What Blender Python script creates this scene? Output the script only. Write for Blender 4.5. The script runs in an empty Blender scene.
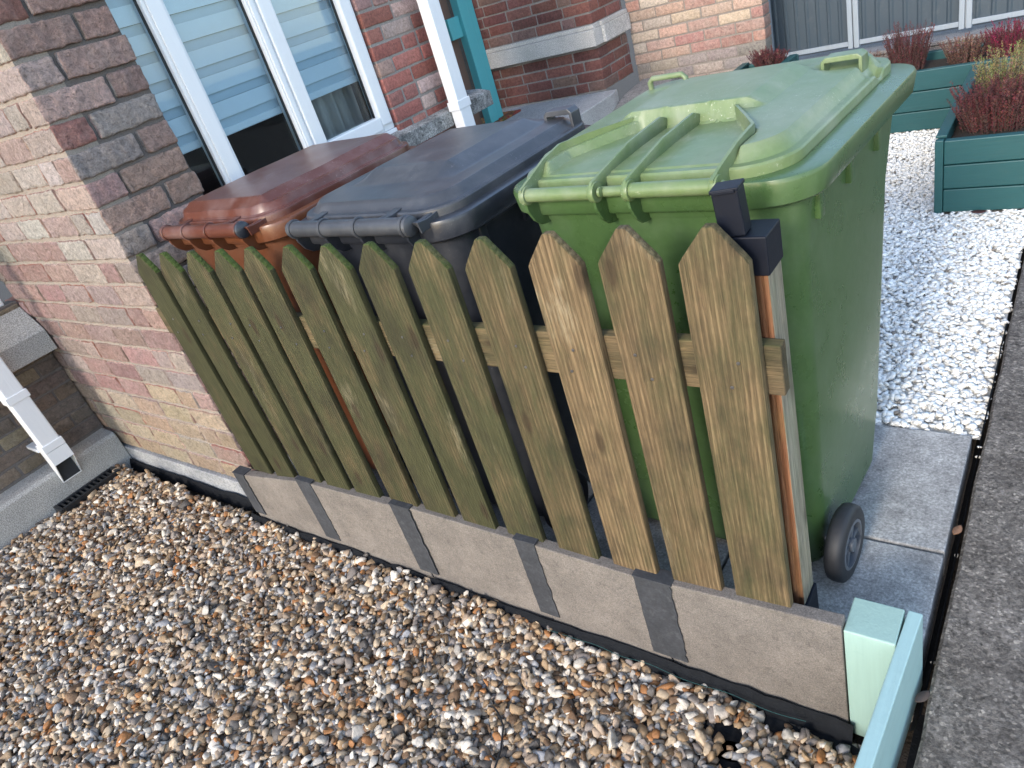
import bpy, bmesh, math, random
import numpy as np
from mathutils import Vector, Matrix, noise
random.seed(7); rng=np.random.default_rng(7)
R=math.radians
S=bpy.context.scene; COL=S.collection

# ------------------------------------------------------------------ helpers
def link(o,parent=None):
    COL.objects.link(o)
    if parent is not None: o.parent=parent
    return o
def tag(o,label=None,cat=None,group=None,kind=None):
    if label: o['label']=label
    if cat: o['category']=cat
    if group: o['group']=group
    if kind: o['kind']=kind
    return o
def empty(name,loc=(0,0,0),rz=0,parent=None):
    o=bpy.data.objects.new(name,None); o.location=loc; o.rotation_euler=(0,0,rz); o.empty_display_size=.1
    return link(o,parent)
def thing(name,label,cat,loc=(0,0,0),rz=0,group=None):
    return tag(empty(name,loc,rz),label,cat,group)

class MB:
    """collects polygons, one mesh object out"""
    def __init__(s): s.v=[]; s.f=[]; s.m=[]; s.sm=[]; s.c=[]
    def add(s,vs,fs,mi=0,smooth=False,col=None):
        b=len(s.v); s.v.extend([tuple(p) for p in vs])
        for f in fs:
            s.f.append(tuple(i+b for i in f)); s.m.append(mi); s.sm.append(smooth); s.c.append(col or (1,1,1))
    def box(s,x0,x1,y0,y1,z0,z1,mi=0,bev=0.0,M=None,col=None):
        bm=bmesh.new(); bmesh.ops.create_cube(bm,size=1)
        for v in bm.verts:
            v.co=Vector((x0+(v.co.x+.5)*(x1-x0),y0+(v.co.y+.5)*(y1-y0),z0+(v.co.z+.5)*(z1-z0)))
        if bev>0: bmesh.ops.bevel(bm,geom=list(bm.edges),offset=bev,segments=2,affect='EDGES',profile=.5)
        if M is not None: bm.transform(M)
        s.bm(bm,mi,col=col)
    def bm(s,bm,mi=0,smooth=False,col=None):
        bm.verts.ensure_lookup_table(); bm.normal_update()
        bmesh.ops.recalc_face_normals(bm,faces=list(bm.faces))
        s.add([v.co[:] for v in bm.verts],[[v.index for v in f.verts] for f in bm.faces],mi,smooth,col); bm.free()
    def prism(s,prof,axis,a,b,mi=0,bev=0.0,M=None,smooth=False):
        """profile (list of 2D) extruded along axis from a to b. axis x: (y,z); y: (x,z); z: (x,y)"""
        bm=bmesh.new()
        def P(p,t):
            return {'x':(t,p[0],p[1]),'y':(p[0],t,p[1]),'z':(p[0],p[1],t)}[axis]
        va=[bm.verts.new(P(p,a)) for p in prof]; vb=[bm.verts.new(P(p,b)) for p in prof]
        bm.faces.new(va); bm.faces.new(vb[::-1]); n=len(prof)
        for i in range(n): bm.faces.new((va[i],va[(i+1)%n],vb[(i+1)%n],vb[i]))
        bmesh.ops.recalc_face_normals(bm,faces=list(bm.faces))
        if bev>0: bmesh.ops.bevel(bm,geom=list(bm.edges),offset=bev,segments=2,affect='EDGES',profile=.5)
        if M is not None: bm.transform(M)
        s.bm(bm,mi,smooth)
    def loft(s,rings,mi=0,smooth=True,cap0=True,cap1=True):
        n=len(rings[0]); vs=[p for r in rings for p in r]; fs=[]
        for k in range(len(rings)-1):
            for i in range(n):
                j=(i+1)%n; fs.append((k*n+i,k*n+j,(k+1)*n+j,(k+1)*n+i))
        s.add(vs,fs,mi,smooth)
        if cap0: s.add(rings[0],[tuple(range(n))[::-1]],mi,False)
        if cap1: s.add(rings[-1],[tuple(range(n))],mi,False)
    def tube(s,pts,r,mi=0,n=12,cap=True):
        rings=[]; pts=[Vector(p) for p in pts]; up=None
        for i,p in enumerate(pts):
            t=(pts[min(i+1,len(pts)-1)]-pts[max(i-1,0)]).normalized()
            if up is None:
                up=Vector((0,0,1)) if abs(t.z)<.9 else Vector((1,0,0))
            a=(up-t*up.dot(t)).normalized(); up=a; b=t.cross(a)
            rr=r[i] if isinstance(r,(list,tuple)) else r
            rings.append([tuple(p+(a*math.cos(q)+b*math.sin(q))*rr) for q in [2*math.pi*k/n for k in range(n)]])
        s.loft(rings,mi,True,cap,cap)
    def lathe(s,prof,c,axis='x',n=40,mi=0):
        """prof list of (r, t): revolve about axis through c"""
        rings=[]
        for k in range(n):
            a=2*math.pi*k/n
            ring=[]
            for r,t in prof:
                if axis=='x': ring.append((c[0]+t,c[1]+r*math.cos(a),c[2]+r*math.sin(a)))
                else: ring.append((c[0]+r*math.cos(a),c[1]+r*math.sin(a),c[2]+t))
            rings.append(ring)
        m=len(prof); vs=[p for r in rings for p in r]; fs=[]
        for k in range(n):
            for i in range(m):
                j=(i+1)%m; k2=(k+1)%n
                fs.append((k*m+i,k2*m+i,k2*m+j,k*m+j))
        s.add(vs,fs,mi,True)
    def build(s,name,mats,parent=None,weld=0.0,sharp=40):
        me=bpy.data.meshes.new(name); me.from_pydata(s.v,[],s.f)
        if not isinstance(mats,(list,tuple)): mats=[mats]
        for m in mats: me.materials.append(m)
        me.polygons.foreach_set('material_index',s.m); me.polygons.foreach_set('use_smooth',s.sm)
        if any(c!=(1,1,1) for c in s.c):
            at=me.color_attributes.new('tint','FLOAT_COLOR','CORNER')
            arr=[]
            for f,c in zip(s.f,s.c): arr.extend((c[0],c[1],c[2],1.0)*len(f))
            at.data.foreach_set('color',arr)
        if weld>0:
            bm=bmesh.new(); bm.from_mesh(me); bmesh.ops.remove_doubles(bm,verts=bm.verts,dist=weld)
            bmesh.ops.recalc_face_normals(bm,faces=bm.faces); bm.to_mesh(me); bm.free()
        if any(s.sm):
            try: me.set_sharp_from_angle(angle=R(sharp))
            except Exception: pass
        me.update()
        o=bpy.data.objects.new(name,me); return link(o,parent)

def np_mesh(name,V,F,mat,cols=None,smooth=True,parent=None):
    """V (n,3), F (m,k) same-size faces, cols per-vertex"""
    me=bpy.data.meshes.new(name); k=F.shape[1]
    me.vertices.add(len(V)); me.vertices.foreach_set('co',np.asarray(V,np.float32).ravel())
    me.loops.add(F.size); me.loops.foreach_set('vertex_index',F.ravel().astype(np.int32))
    me.polygons.add(len(F)); me.polygons.foreach_set('loop_start',np.arange(0,F.size,k,dtype=np.int32))
    me.polygons.foreach_set('use_smooth',np.full(len(F),smooth))
    if cols is not None:
        at=me.color_attributes.new('tint','FLOAT_COLOR','POINT')
        at.data.foreach_set('color',np.concatenate([cols,np.ones((len(cols),1))],1).astype(np.float32).ravel())
    me.update(calc_edges=True)
    me.materials.append(mat)
    return link(bpy.data.objects.new(name,me),parent)

def rrect(cx,cy,hx,hy,r,z,n=8,rb=None):
    """rounded rect ring CCW; rb radius for back (low y) corners"""
    out=[]; rb=r if rb is None else rb
    for (sx,sy,a0,rr) in ((1,1,0,r),(-1,1,90,r),(-1,-1,180,rb),(1,-1,270,rb)):
        for k in range(n+1):
            a=R(a0+90*k/n)
            out.append((cx+sx*(hx-rr)+rr*math.cos(a),cy+sy*(hy-rr)+rr*math.sin(a),z))
    return out

# ------------------------------------------------------------------ materials
class NT:
    def __init__(s,name):
        s.m=bpy.data.materials.new(name); s.m.use_nodes=True; s.t=s.m.node_tree; s.n=s.t.nodes; s.l=s.t.links
        s.b=s.n['Principled BSDF']
    def __call__(s,typ,ins=None,**kw):
        n=s.n.new(typ)
        for k,v in kw.items(): setattr(n,k,v)
        for k,v in (ins or {}).items(): s.put(n,k,v)
        return n
    def put(s,n,k,v):
        sock=n.inputs[k]
        if isinstance(v,bpy.types.NodeSocket): s.l.new(v,sock)
        elif hasattr(v,'outputs'): s.l.new(v.outputs[0],sock)
        else: sock.default_value=v
    def set(s,**kw):
        for k,v in kw.items(): s.put(s.b,k.replace('_',' '),v)
    def coord(s,scale=(1,1,1),out='Object'):
        tc=s('ShaderNodeTexCoord'); return s('ShaderNodeMapping',{'Vector':tc.outputs[out],'Scale':scale})
    def noise(s,scale,detail=4,rough=.6,vec=None,dist=0):
        return s('ShaderNodeTexNoise',{'Vector':vec or s.coord(),'Scale':scale,'Detail':detail,'Roughness':rough,'Distortion':dist})
    def ramp(s,fac,stops):
        r=s('ShaderNodeValToRGB',{'Fac':fac}); e=r.color_ramp.elements
        while len(e)>1: e.remove(e[-1])
        e[0].position=stops[0][0]; e[0].color=c4(stops[0][1])
        for p,c in stops[1:]:
            x=e.new(p); x.color=c4(c)
        return r
    def mix(s,fac,a,b,blend='MIX'):
        n=s('ShaderNodeMix',data_type='RGBA',blend_type=blend)
        s.put(n,0,fac)
        for k,v in ((6,a),(7,b)):
            if isinstance(v,tuple): v=c4(v)
            if isinstance(v,bpy.types.NodeSocket): s.l.new(v,n.inputs[k])
            elif hasattr(v,'outputs'): s.l.new(v.outputs[0],n.inputs[k])
            else: n.inputs[k].default_value=v
        return n.outputs[2]
    def math(s,op,a,b=0.5,clamp=False):
        n=s('ShaderNodeMath',operation=op,use_clamp=clamp); s.put(n,0,a); s.put(n,1,b); return n
    def bump(s,h,strength=.3,dist=.01,prev=None):
        ins={'Height':h,'Strength':strength,'Distance':dist}
        b=s('ShaderNodeBump',ins)
        if prev is not None: s.l.new(prev.outputs[0],b.inputs['Normal'])
        return b
def c4(c):
    if isinstance(c,(int,float)): return (c,c,c,1)
    return (c[0],c[1],c[2],1)

def mat_plastic(name,col,rough=.35,dirt=.25,dust=(.35,.34,.32),spec=.5,scale=9):
    t=NT(name); n1=t.noise(scale,6,.65); n2=t.noise(60,3,.6)
    st=t.noise(5,5,.7,t.coord((1,1,.12)))
    k=t.ramp(n1,[(.45,0),(.75,1)]); d=t.math('MULTIPLY',k,dirt)
    col2=t.mix(n2.outputs[0],tuple(x*.85 for x in col),tuple(x*1.15 for x in col))
    c=t.mix(d,col2,dust)
    k2=t.ramp(st,[(.58,0),(.72,1)]); c=t.mix(t.math('MULTIPLY',k2,dirt*.7),c,dust)
    sc=t.noise(150,4,.8); ms=t.noise(4,4,.6); k3=t.math('MULTIPLY',t.ramp(sc,[(.61,0),(.67,1)]),t.ramp(ms,[(.5,0),(.62,1)])); c=t.mix(t.math('MULTIPLY',k3,min(1,dirt*2.0)),c,tuple(min(1,x*1.5) for x in dust))
    sl_=t.noise(8,3,.5,t.coord((26,1,1)),1.2); k4=t.math('MULTIPLY',t.ramp(sl_,[(.70,0),(.73,1)]),t.ramp(ms,[(.45,0),(.6,1)])); c=t.mix(t.math('MULTIPLY',k4,dirt),c,dust)
    rr=t.math('ADD',t.math('MULTIPLY',n1,.25),rough-.1)
    t.set(Base_Color=c,Roughness=rr,Specular_IOR_Level=spec)
    b=t.bump(t.noise(350,2,.5),.08,.002); b=t.bump(n1,.08,.01,b); t.set(Normal=b)
    return t.m
def mat_flat(name,col,rough=.6,var=.15,scale=20,metal=0,bump=.15,bdist=.003,bscale=120,spec=.5):
    t=NT(name); n=t.noise(scale,5,.6)
    c=t.mix(n.outputs[0],tuple(x*(1-var) for x in col),tuple(min(1,x*(1+var)) for x in col))
    t.set(Base_Color=c,Roughness=rough,Metallic=metal,Specular_IOR_Level=spec)
    t.set(Normal=t.bump(t.noise(bscale,3,.6),bump,bdist)); return t.m
def mat_tint(name,rough=.8,nscale=80,var=.35,bump=.4,bdist=.003):
    t=NT(name); a=t('ShaderNodeAttribute',attribute_name='tint'); n=t.noise(nscale,6,.7)
    g=t.ramp(n,[(.25,1-var),(.75,1+var*.6)])
    c=t.mix(1.0,a.outputs[0],g,'MULTIPLY')
    t.set(Base_Color=c,Roughness=rough); t.set(Normal=t.bump(t.noise(nscale*1.5,5,.65),bump,bdist)); return t.m
def mat_brick(name,bump=.5,wear=.35,wearcol=(.42,.36,.31),nscale=55):
    t=NT(name); a=t('ShaderNodeAttribute',attribute_name='tint')
    n=t.noise(nscale,6,.7); n2=t.noise(14,5,.7); n3=t.noise(160,4,.7)
    c=t.mix(t.math('MULTIPLY',t.ramp(n2,[(.42,0),(.68,1)]),wear),a.outputs[0],wearcol)
    g=t.ramp(n,[(.25,.55),(.6,1.05),(.8,1.25)]); c=t.mix(1.0,c,g,'MULTIPLY')
    sp=t.ramp(n3,[(.32,.35),(.42,1)]); c=t.mix(.6,c,t.mix(1.0,c,sp,'MULTIPLY'))
    t.set(Base_Color=c,Roughness=.78,Specular_IOR_Level=.4)
    nr=t.noise(38,7,.72,None,1.6); rg=t.math('ABSOLUTE',t.math('SUBTRACT',nr,.5),0); rg=t.math('MULTIPLY',rg,4.0,True)
    c=t.mix(1.0,c,t.ramp(rg,[(0,1.35),(.35,1.0),(1,.62)]),'MULTIPLY'); t.set(Base_Color=c)
    b=t.bump(rg,bump*.9,-.014); b=t.bump(n,bump*.7,.012,b); b=t.bump(n3,bump*.6,.004,b); t.set(Normal=b); return t.m
def mat_mortar(name,col):
    t=NT(name); n=t.noise(25,6,.7); n3=t.noise(250,3,.7)
    c=t.mix(n.outputs[0],tuple(x*.6 for x in col),tuple(x*1.3 for x in col))
    c=t.mix(1.0,c,t.ramp(n3,[(.3,.6),(.6,1.1)]),'MULTIPLY')
    t.set(Base_Color=c,Roughness=.95,Specular_IOR_Level=.2)
    b=t.bump(n,.5,.01); t.set(Normal=t.bump(n3,.6,.003,b)); return t.m
def mat_wood(name,base=(.150,.104,.056),green=(.048,.052,.024),amt=.5,moss=.8,light=(.30,.21,.115)):
    t=NT(name); oi=t('ShaderNodeObjectInfo'); tc=t('ShaderNodeTexCoord')
    off=t('ShaderNodeVectorMath',operation='SCALE'); t.l.new(oi.outputs['Random'],off.inputs['Scale']); off.inputs[0].default_value=(7,3,11)
    ad=t('ShaderNodeVectorMath',operation='ADD'); t.l.new(tc.outputs['Object'],ad.inputs[0]); t.l.new(off.outputs[0],ad.inputs[1])
    mp=t('ShaderNodeMapping',{'Vector':ad.outputs[0],'Scale':(1,1,.035)})
    mp2=t('ShaderNodeMapping',{'Vector':ad.outputs[0],'Scale':(1,1,.35)})
    mp3=t('ShaderNodeMapping',{'Vector':ad.outputs[0],'Scale':(1,1,.10)})
    grain=t.noise(240,5,.65,mp,.8); ring=t('ShaderNodeTexWave',{'Vector':mp,'Scale':28,'Distortion':5,'Detail':3,'Detail Scale':1.2},wave_type='BANDS',bands_direction='X')
    blot=t.noise(16,5,.65,mp2); fine=t.noise(300,3,.6,mp3); pat=t.noise(7,4,.6,mp2)
    a=t('ShaderNodeAttribute',attribute_name='tint')
    sepc=t('ShaderNodeSeparateColor'); t.l.new(a.outputs[0],sepc.inputs[0])
    gr=t.ramp(grain,[(.30,0.05),(.5,.5),(.70,.95)])
    wood=t.mix(gr.outputs[0],tuple(x*.42 for x in base),light)
    wood=t.mix(t.math('MULTIPLY',ring.outputs[1],.6),wood,tuple(x*.5 for x in base))
    # red channel of tint = how green (algae) this board is
    gf=t.math('ADD',t.ramp(blot,[(.3,0),(.7,1)]),t.math('SUBTRACT',t.math('MULTIPLY',sepc.outputs[0],1.7),.95),True)
    gf=t.math('MULTIPLY',gf,.9)
    gcol=t.mix(t.math('ADD',t.math('MULTIPLY',fine,.55),t.math('MULTIPLY',gr,.45)).outputs[0],tuple(x*.4 for x in green),tuple(x*1.85 for x in green))
    c=t.mix(gf,wood,gcol)
    # pale scuffs
    sc=t.ramp(pat,[(.60,0),(.72,1)]); sc=t.math('MULTIPLY',sc,t.ramp(fine,[(.4,0),(.6,1)])); c=t.mix(t.math('MULTIPLY',sc,.6),c,(.34,.29,.19))
    # knots
    sxz=t('ShaderNodeSeparateXYZ',{0:mp2.outputs[0]}); cxz=t('ShaderNodeCombineXYZ',{0:sxz.outputs[0],1:sxz.outputs[2]}); vo=t('ShaderNodeTexVoronoi',{'Vector':cxz,'Scale':6.0},voronoi_dimensions='2D'); kn=t.ramp(vo.outputs['Distance'],[(.05,1),(.068,.5),(.10,0)]); c=t.mix(t.math('MULTIPLY',kn,.75),c,(.045,.03,.018))
    stn=t.noise(9,4,.6,t('ShaderNodeMapping',{'Vector':ad.outputs[0],'Scale':(1,1,.6)})); c=t.mix(t.math('MULTIPLY',t.ramp(stn,[(.52,0),(.70,1)]),.55),c,(.035,.03,.02))
    c=t.mix(1.0,c,t.ramp(sepc.outputs[2],[(0,.35),(1,1.65)]),'MULTIPLY')
    # moss on upward faces
    geo=t('ShaderNodeNewGeometry'); sx=t('ShaderNodeSeparateXYZ',{0:geo.outputs['Normal']})
    up=t.ramp(sx.outputs[2],[(.3,0),(.5,1)]); mo=t.math('MULTIPLY',t.math('MULTIPLY',up,moss),t.ramp(blot,[(.3,.3),(.55,1)])); mo=t.math('MULTIPLY',mo,sepc.outputs[1])
    c=t.mix(mo,c,t.mix(fine.outputs[0],(.03,.05,.012),(.10,.15,.03)))
    t.set(Base_Color=c,Roughness=.85,Specular_IOR_Level=.2)
    h=t.math('ADD',t.math('MULTIPLY',grain,.7),t.math('MULTIPLY',ring.outputs[1],.5))
    b=t.bump(h,.9,.006); t.set(Normal=t.bump(fine,.5,.003,b)); return t.m
def mat_concrete(name,c0,c1,spots=.5,bump=.4,scale=5,fine=170,spotcol=None,grain=1.0):
    t=NT(name); n=t.noise(scale,7,.7); n2=t.noise(fine,4,.75); n3=t.noise(38,5,.7); n4=t.noise(scale*3.5,4,.6)
    c=t.mix(t.ramp(n,[(.33,0),(.66,1)]),c0,c1)
    c=t.mix(grain,c,t.mix(1.0,c,t.ramp(n2,[(.34,.38),(.5,1.0),(.66,1.75)]),'MULTIPLY'))
    sp=t.math('MULTIPLY',t.ramp(n3,[(.56,0),(.66,1)]),spots); c=t.mix(sp,c,spotcol or tuple(x*.35 for x in c0))
    sp2=t.math('MULTIPLY',t.ramp(n4,[(.56,0),(.70,1)]),spots*.6); c=t.mix(sp2,c,tuple(x*1.5 for x in c1))
    t.set(Base_Color=c,Roughness=.88,Specular_IOR_Level=.3)
    b=t.bump(n2,bump,.004); t.set(Normal=t.bump(n3,bump*.5,.006,b)); return t.m
def mat_paint(name,col,var=.15,wear=.3,wearcol=(.3,.32,.28),grain=(1,1,.05),rough=.5):
    t=NT(name); g=t.noise(120,4,.6,t.coord(grain)); n=t.noise(12,5,.7)
    c=t.mix(g.outputs[0],tuple(x*(1-var) for x in col),tuple(min(1,x*(1+var)) for x in col))
    w=t.math('MULTIPLY',t.ramp(n,[(.55,0),(.75,1)]),wear); c=t.mix(w,c,wearcol)
    t.set(Base_Color=c,Roughness=rough); b=t.bump(g,.35,.002); t.set(Normal=t.bump(n,.15,.01,b)); return t.m

M={}
M['green']=mat_plastic('green_bin_plastic',(.054,.104,.034),.27,.16,(.20,.25,.17))
M['greenlid']=mat_plastic('green_lid_plastic',(.122,.175,.072),.40,.55,(.29,.31,.24),scale=6)
M['blacklid']=mat_plastic('slate_lid_plastic',(.042,.045,.052),.35,.22,(.2,.2,.21))
M['black']=mat_plastic('black_bin_plastic',(.022,.025,.033),.3,.15,(.2,.2,.2))
M['brown']=mat_plastic('brown_bin_plastic',(.13,.045,.02),.3,.12,(.3,.2,.14))
M['brownlid']=mat_plastic('brown_lid_plastic',(.095,.030,.018),.30,.34,(.30,.235,.225),scale=7)
M['rubber']=mat_flat('wheel_rubber',(.016,.017,.02),.6)
M['hub']=mat_flat('wheel_hub_plastic',(.085,.095,.11),.4)
M['steel']=mat_flat('steel_axle',(.25,.25,.26),.4,metal=1)
M['navy']=mat_plastic('dark_post_cap_plastic',(.0045,.0065,.013),.5,.04,(.08,.08,.09),.22)
M['wood']=mat_wood('weathered_fence_wood')
M['postwood']=mat_wood('fence_post_wood',base=(.30,.25,.17),light=(.42,.38,.29),green=(.19,.21,.13))
M['slab']=mat_concrete('gravel_board_concrete',(.125,.110,.097),(.190,.167,.147),.35,.35,6,300,None,.45)
M['tape']=mat_concrete('grey_joint_strip',(.030,.032,.036),(.046,.048,.054),.10,.12,8,90,(.2,.2,.2),.3)
def add_specks(m,scale,amt,lo=.35,hi=2.0):
    nt_=m.node_tree; b=nt_.nodes['Principled BSDF']; src=b.inputs['Base Color'].links[0].from_socket
    tc=nt_.nodes.new('ShaderNodeTexCoord'); v=nt_.nodes.new('ShaderNodeTexVoronoi'); v.inputs['Scale'].default_value=scale; nt_.links.new(tc.outputs['Object'],v.inputs['Vector'])
    sp=nt_.nodes.new('ShaderNodeSeparateColor'); nt_.links.new(v.outputs['Color'],sp.inputs[0])
    r=nt_.nodes.new('ShaderNodeValToRGB'); e=r.color_ramp.elements; e[0].position=0; e[0].color=(lo,lo,lo,1); e[1].position=1; e[1].color=(hi,hi,hi*.96,1)
    for p,c in ((.18,.7),(.55,1.0),(.82,1.15)):
        x=e.new(p); x.color=(c,c,c,1)
    nt_.links.new(sp.outputs[0],r.inputs[0])
    mx=nt_.nodes.new('ShaderNodeMix'); mx.data_type='RGBA'; mx.blend_type='MULTIPLY'; mx.inputs[0].default_value=amt; nt_.links.new(src,mx.inputs[6]); nt_.links.new(r.outputs[0],mx.inputs[7]); nt_.links.new(mx.outputs[2],b.inputs['Base Color'])
M['paving']=mat_concrete('paving_slab_concrete',(.215,.205,.195),(.43,.415,.39),.35,.25,6,140,None,.5)
M['pavement']=mat_concrete('pavement_concrete',(.100,.085,.072),(.190,.166,.143),.75,.9,7,95,None,.7)
add_specks(M['pavement'],170,.65,.35,2.4); add_specks(M['paving'],190,.3,.5,1.7); add_specks(M['slab'],420,.35,.5,1.7)
M['plinth']=mat_concrete('plinth_render',(.33,.32,.30),(.42,.40,.37),.2,.4,5,200)
M['bayplinth']=mat_concrete('bay_plinth_render',(.19,.20,.215),(.32,.325,.33),.35,.4,6,120,None,.6)
M['sill']=mat_concrete('weathered_sill_stone',(.09,.088,.085),(.36,.35,.33),.7,.6,9,120)
M['band']=mat_concrete('pale_stone_band',(.44,.42,.39),(.56,.53,.50),.15,.3,5,200)
M['step']=mat_concrete('porch_step_stone',(.34,.33,.32),(.42,.41,.39),.3,.3,5,200)
M['darkstone']=mat_concrete('step_side_stone',(.14,.13,.125),(.25,.235,.22),.6,.5,6,150)
M['mint']=mat_paint('mint_painted_timber',(.29,.42,.37),.12,.4,(.17,.28,.24))
M['planter']=mat_paint('teal_painted_timber',(.014,.078,.082),.16,.22,(.04,.09,.09),(.06,1,1))
M['turq']=mat_paint('turquoise_painted_timber',(.10,.42,.44),.08,.15,(.2,.35,.34))
M['white']=mat_paint('white_upvc',(.78,.79,.80),.03,.10,(.5,.5,.48),rough=.35)
M['blind']=mat_flat('pale_blind_fabric',(.70,.80,.88),.8,.04)
M['blindsheer']=mat_flat('sheer_blind_fabric',(.50,.62,.72),.8,.05)
M['curtain']=mat_flat('grey_curtain_fabric',(.55,.55,.55),.9,.1)
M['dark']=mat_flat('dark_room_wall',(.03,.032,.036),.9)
M['membrane']=mat_flat('black_weed_membrane',(.008,.009,.011),.8,.5,40,bump=.8,bdist=.006,bscale=35,spec=.15)
M['drain']=mat_flat('black_drain_plastic',(.013,.014,.016),.4)
M['fencemetal']=mat_paint('grey_sheet_metal',(.043,.062,.080),.10,.25,(.15,.15,.15),(1,1,.03),.45)
M['fenceframe']=mat_paint('galvanised_frame',(.27,.31,.35),.12,.35,(.22,.2,.18),(1,1,.1),.5)
M['soil']=mat_flat('dark_soil',(.03,.022,.016),.95,.4,40,bump=.8,bdist=.01)
M['earth']=mat_flat('gravel_underlay_earth',(.06,.048,.038),.95,.5,60,bump=.8,bdist=.01,bscale=90)
M['lowwall']=mat_concrete('low_wall_render',(.14,.125,.12),(.22,.2,.19),.4,.5,6,150)
M['door']=mat_paint('brown_door_timber',(.16,.085,.06),.12,.2,(.2,.14,.1))
M['mat']=mat_tint('doormat_fibre',.95,120,.5,.8,.006)
M['stone']=mat_tint('gravel_stone',.7,110,.45,.35,.003)
M['whitestone']=mat_tint('white_gravel_stone',.7,120,.10,.2,.002)
M['leaf']=mat_tint('heather_foliage',.7,60,.3,.1)
M['brick']=mat_brick('weathered_bay_brick',1.0,.30,(.42,.35,.31))
M['redbrick']=mat_brick('red_porch_brick',.4,.18,(.25,.15,.12))
M['palebrick']=mat_brick('pale_wall_brick',.5,.35,(.42,.36,.30))
M['mortar']=mat_mortar('sandy_mortar',(.30,.26,.225))
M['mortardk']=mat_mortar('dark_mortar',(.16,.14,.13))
M['mortarred']=mat_mortar('grey_mortar',(.31,.285,.265))
def mat_glass():
    t=NT('window_glass'); n=t.n; out=n['Material Output']
    fr=t('ShaderNodeFresnel',{'IOR':1.33}); tr=t('ShaderNodeBsdfTransparent',{'Color':(.88,.93,.95,1)}); gl=t('ShaderNodeBsdfGlossy',{'Roughness':.03,'Color':(1,1,1,1)})
    mx=t('ShaderNodeMixShader'); t.l.new(fr.outputs[0],mx.inputs[0]); t.l.new(tr.outputs[0],mx.inputs[1]); t.l.new(gl.outputs[0],mx.inputs[2]); t.l.new(mx.outputs[0],out.inputs[0]); return t.m
M['glass']=mat_glass()

# ------------------------------------------------------------------ bricks
def brick_mesh(boxes,cols,step,amp,rnd,seed,side=None):
    """each brick a rounded, roughened block; returns verts/faces/colours"""
    Vs=[];Fs=[];Cs=[];base=0
    for bi,(b,c) in enumerate(zip(boxes,cols)):
        lo=np.array(b[0::2],float); hi=np.array(b[1::2],float)
        jit=rng.normal(0,.0012,3); lo=lo+jit; hi=hi+jit
        r=min(rnd*random.uniform(.7,1.5),.4*(hi-lo).min()); ilo=lo+r; ihi=hi-r
        sx=Vector((random.uniform(0,99),random.uniform(0,99),seed))
        for ax in range(3):
            u,v=[a for a in range(3) if a!=ax]
            def line(a):
                n=max(1,int(round((hi[a]-lo[a]-2*r)/step)))
                return np.concatenate([[lo[a],lo[a]+r*.4],np.linspace(lo[a]+r,hi[a]-r,n+1),[hi[a]-r*.4,hi[a]]])
            lu,lv=line(u),line(v)
            for sd in (0,1):
                P=np.zeros((len(lu),len(lv),3)); P[...,u]=lu[:,None]; P[...,v]=lv[None,:]; P[...,ax]=hi[ax] if sd else lo[ax]
                P=P.reshape(-1,3); q=np.clip(P,ilo,ihi); d=P-q; L=np.linalg.norm(d,axis=1,keepdims=True); P2=q+d/np.maximum(L,1e-9)*np.minimum(L,r)
                out=[]
                for p in P2:
                    pv=Vector((p[0]*34,p[1]*34,p[2]*20))+sx
                    n1=noise.noise_vector(pv); n2=noise.noise_vector(pv*2.9)
                    out.append(p+np.array(n1)*amp+np.array(n2)*amp*.55)
                n,m=len(lu),len(lv)
                idx=(np.arange(n-1)[:,None]*m+np.arange(m-1)[None,:]).ravel()
                f=np.stack([idx,idx+m,idx+m+1,idx+1],1)
                flip=(sd==1)^(ax==1)
                if not flip: f=f[:,::-1]
                Vs.append(np.array(out)); Fs.append(f+base); base+=len(out)
                cc=c
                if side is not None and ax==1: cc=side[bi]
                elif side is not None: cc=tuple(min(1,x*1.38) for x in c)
                Cs.append(np.tile(np.array(cc),(len(out),1)))
    return np.concatenate(Vs),np.concatenate(Fs),np.concatenate(Cs)
def pick(pal):
    c=random.choices([p[0] for p in pal],[p[1] for p in pal])[0]; k=random.uniform(.82,1.18)
    return tuple(min(1,x*k*random.uniform(.95,1.05)) for x in c)
def courses(z0,z1,h=.0975,joint=.014):
    n=int(round((z1-z0)/h)); return [(z0+i*h+joint/2,z0+(i+1)*h-joint/2,i) for i in range(n)]
def run(a0,a1,first,L=.225,j=.010,flemish=False):
    """brick intervals along a line"""
    out=[];a=a0;k=0
    ln=first
    while a<a1-.03:
        b=min(a+ln,a1)
        if a1-b<.05: b=a1
        out.append((a+j/2,b-j/2)); a=b; k+=1
        ln=(.1125 if (flemish and k%2==(1 if first>.15 else 0)) else L)
    return out

# ------------------------------------------------------------------ camera, light
cam=bpy.data.cameras.new('camera'); co=bpy.data.objects.new('camera',cam); link(co)
Rt=Matrix(((.79110207,.09405517,-.60440974),(.54633312,-.55303353,.62902626),(-.27509568,-.82783304,-.48889143)))  # columns: right, down, forward
rot=Matrix((( Rt[0][0],-Rt[0][1],-Rt[0][2]),(Rt[1][0],-Rt[1][1],-Rt[1][2]),(Rt[2][0],-Rt[2][1],-Rt[2][2])))
co.matrix_world=Matrix.Translation((0,-1.08,1.70))@rot.to_4x4()
cam.sensor_fit='HORIZONTAL'; cam.sensor_width=36; cam.lens=36*716/1024; cam.clip_start=.05; cam.clip_end=500
S.camera=co
SUN_A,SUN_E=R(.5),R(27)   # azimuth left of the viewing axis, elevation
sv=Vector((-math.sin(SUN_A)*math.cos(SUN_E),-math.cos(SUN_A)*math.cos(SUN_E),math.sin(SUN_E)))
sl=bpy.data.lights.new('sun','SUN'); sl.energy=.8; sl.angle=R(11); sl.color=(1,.92,.82)
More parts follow.
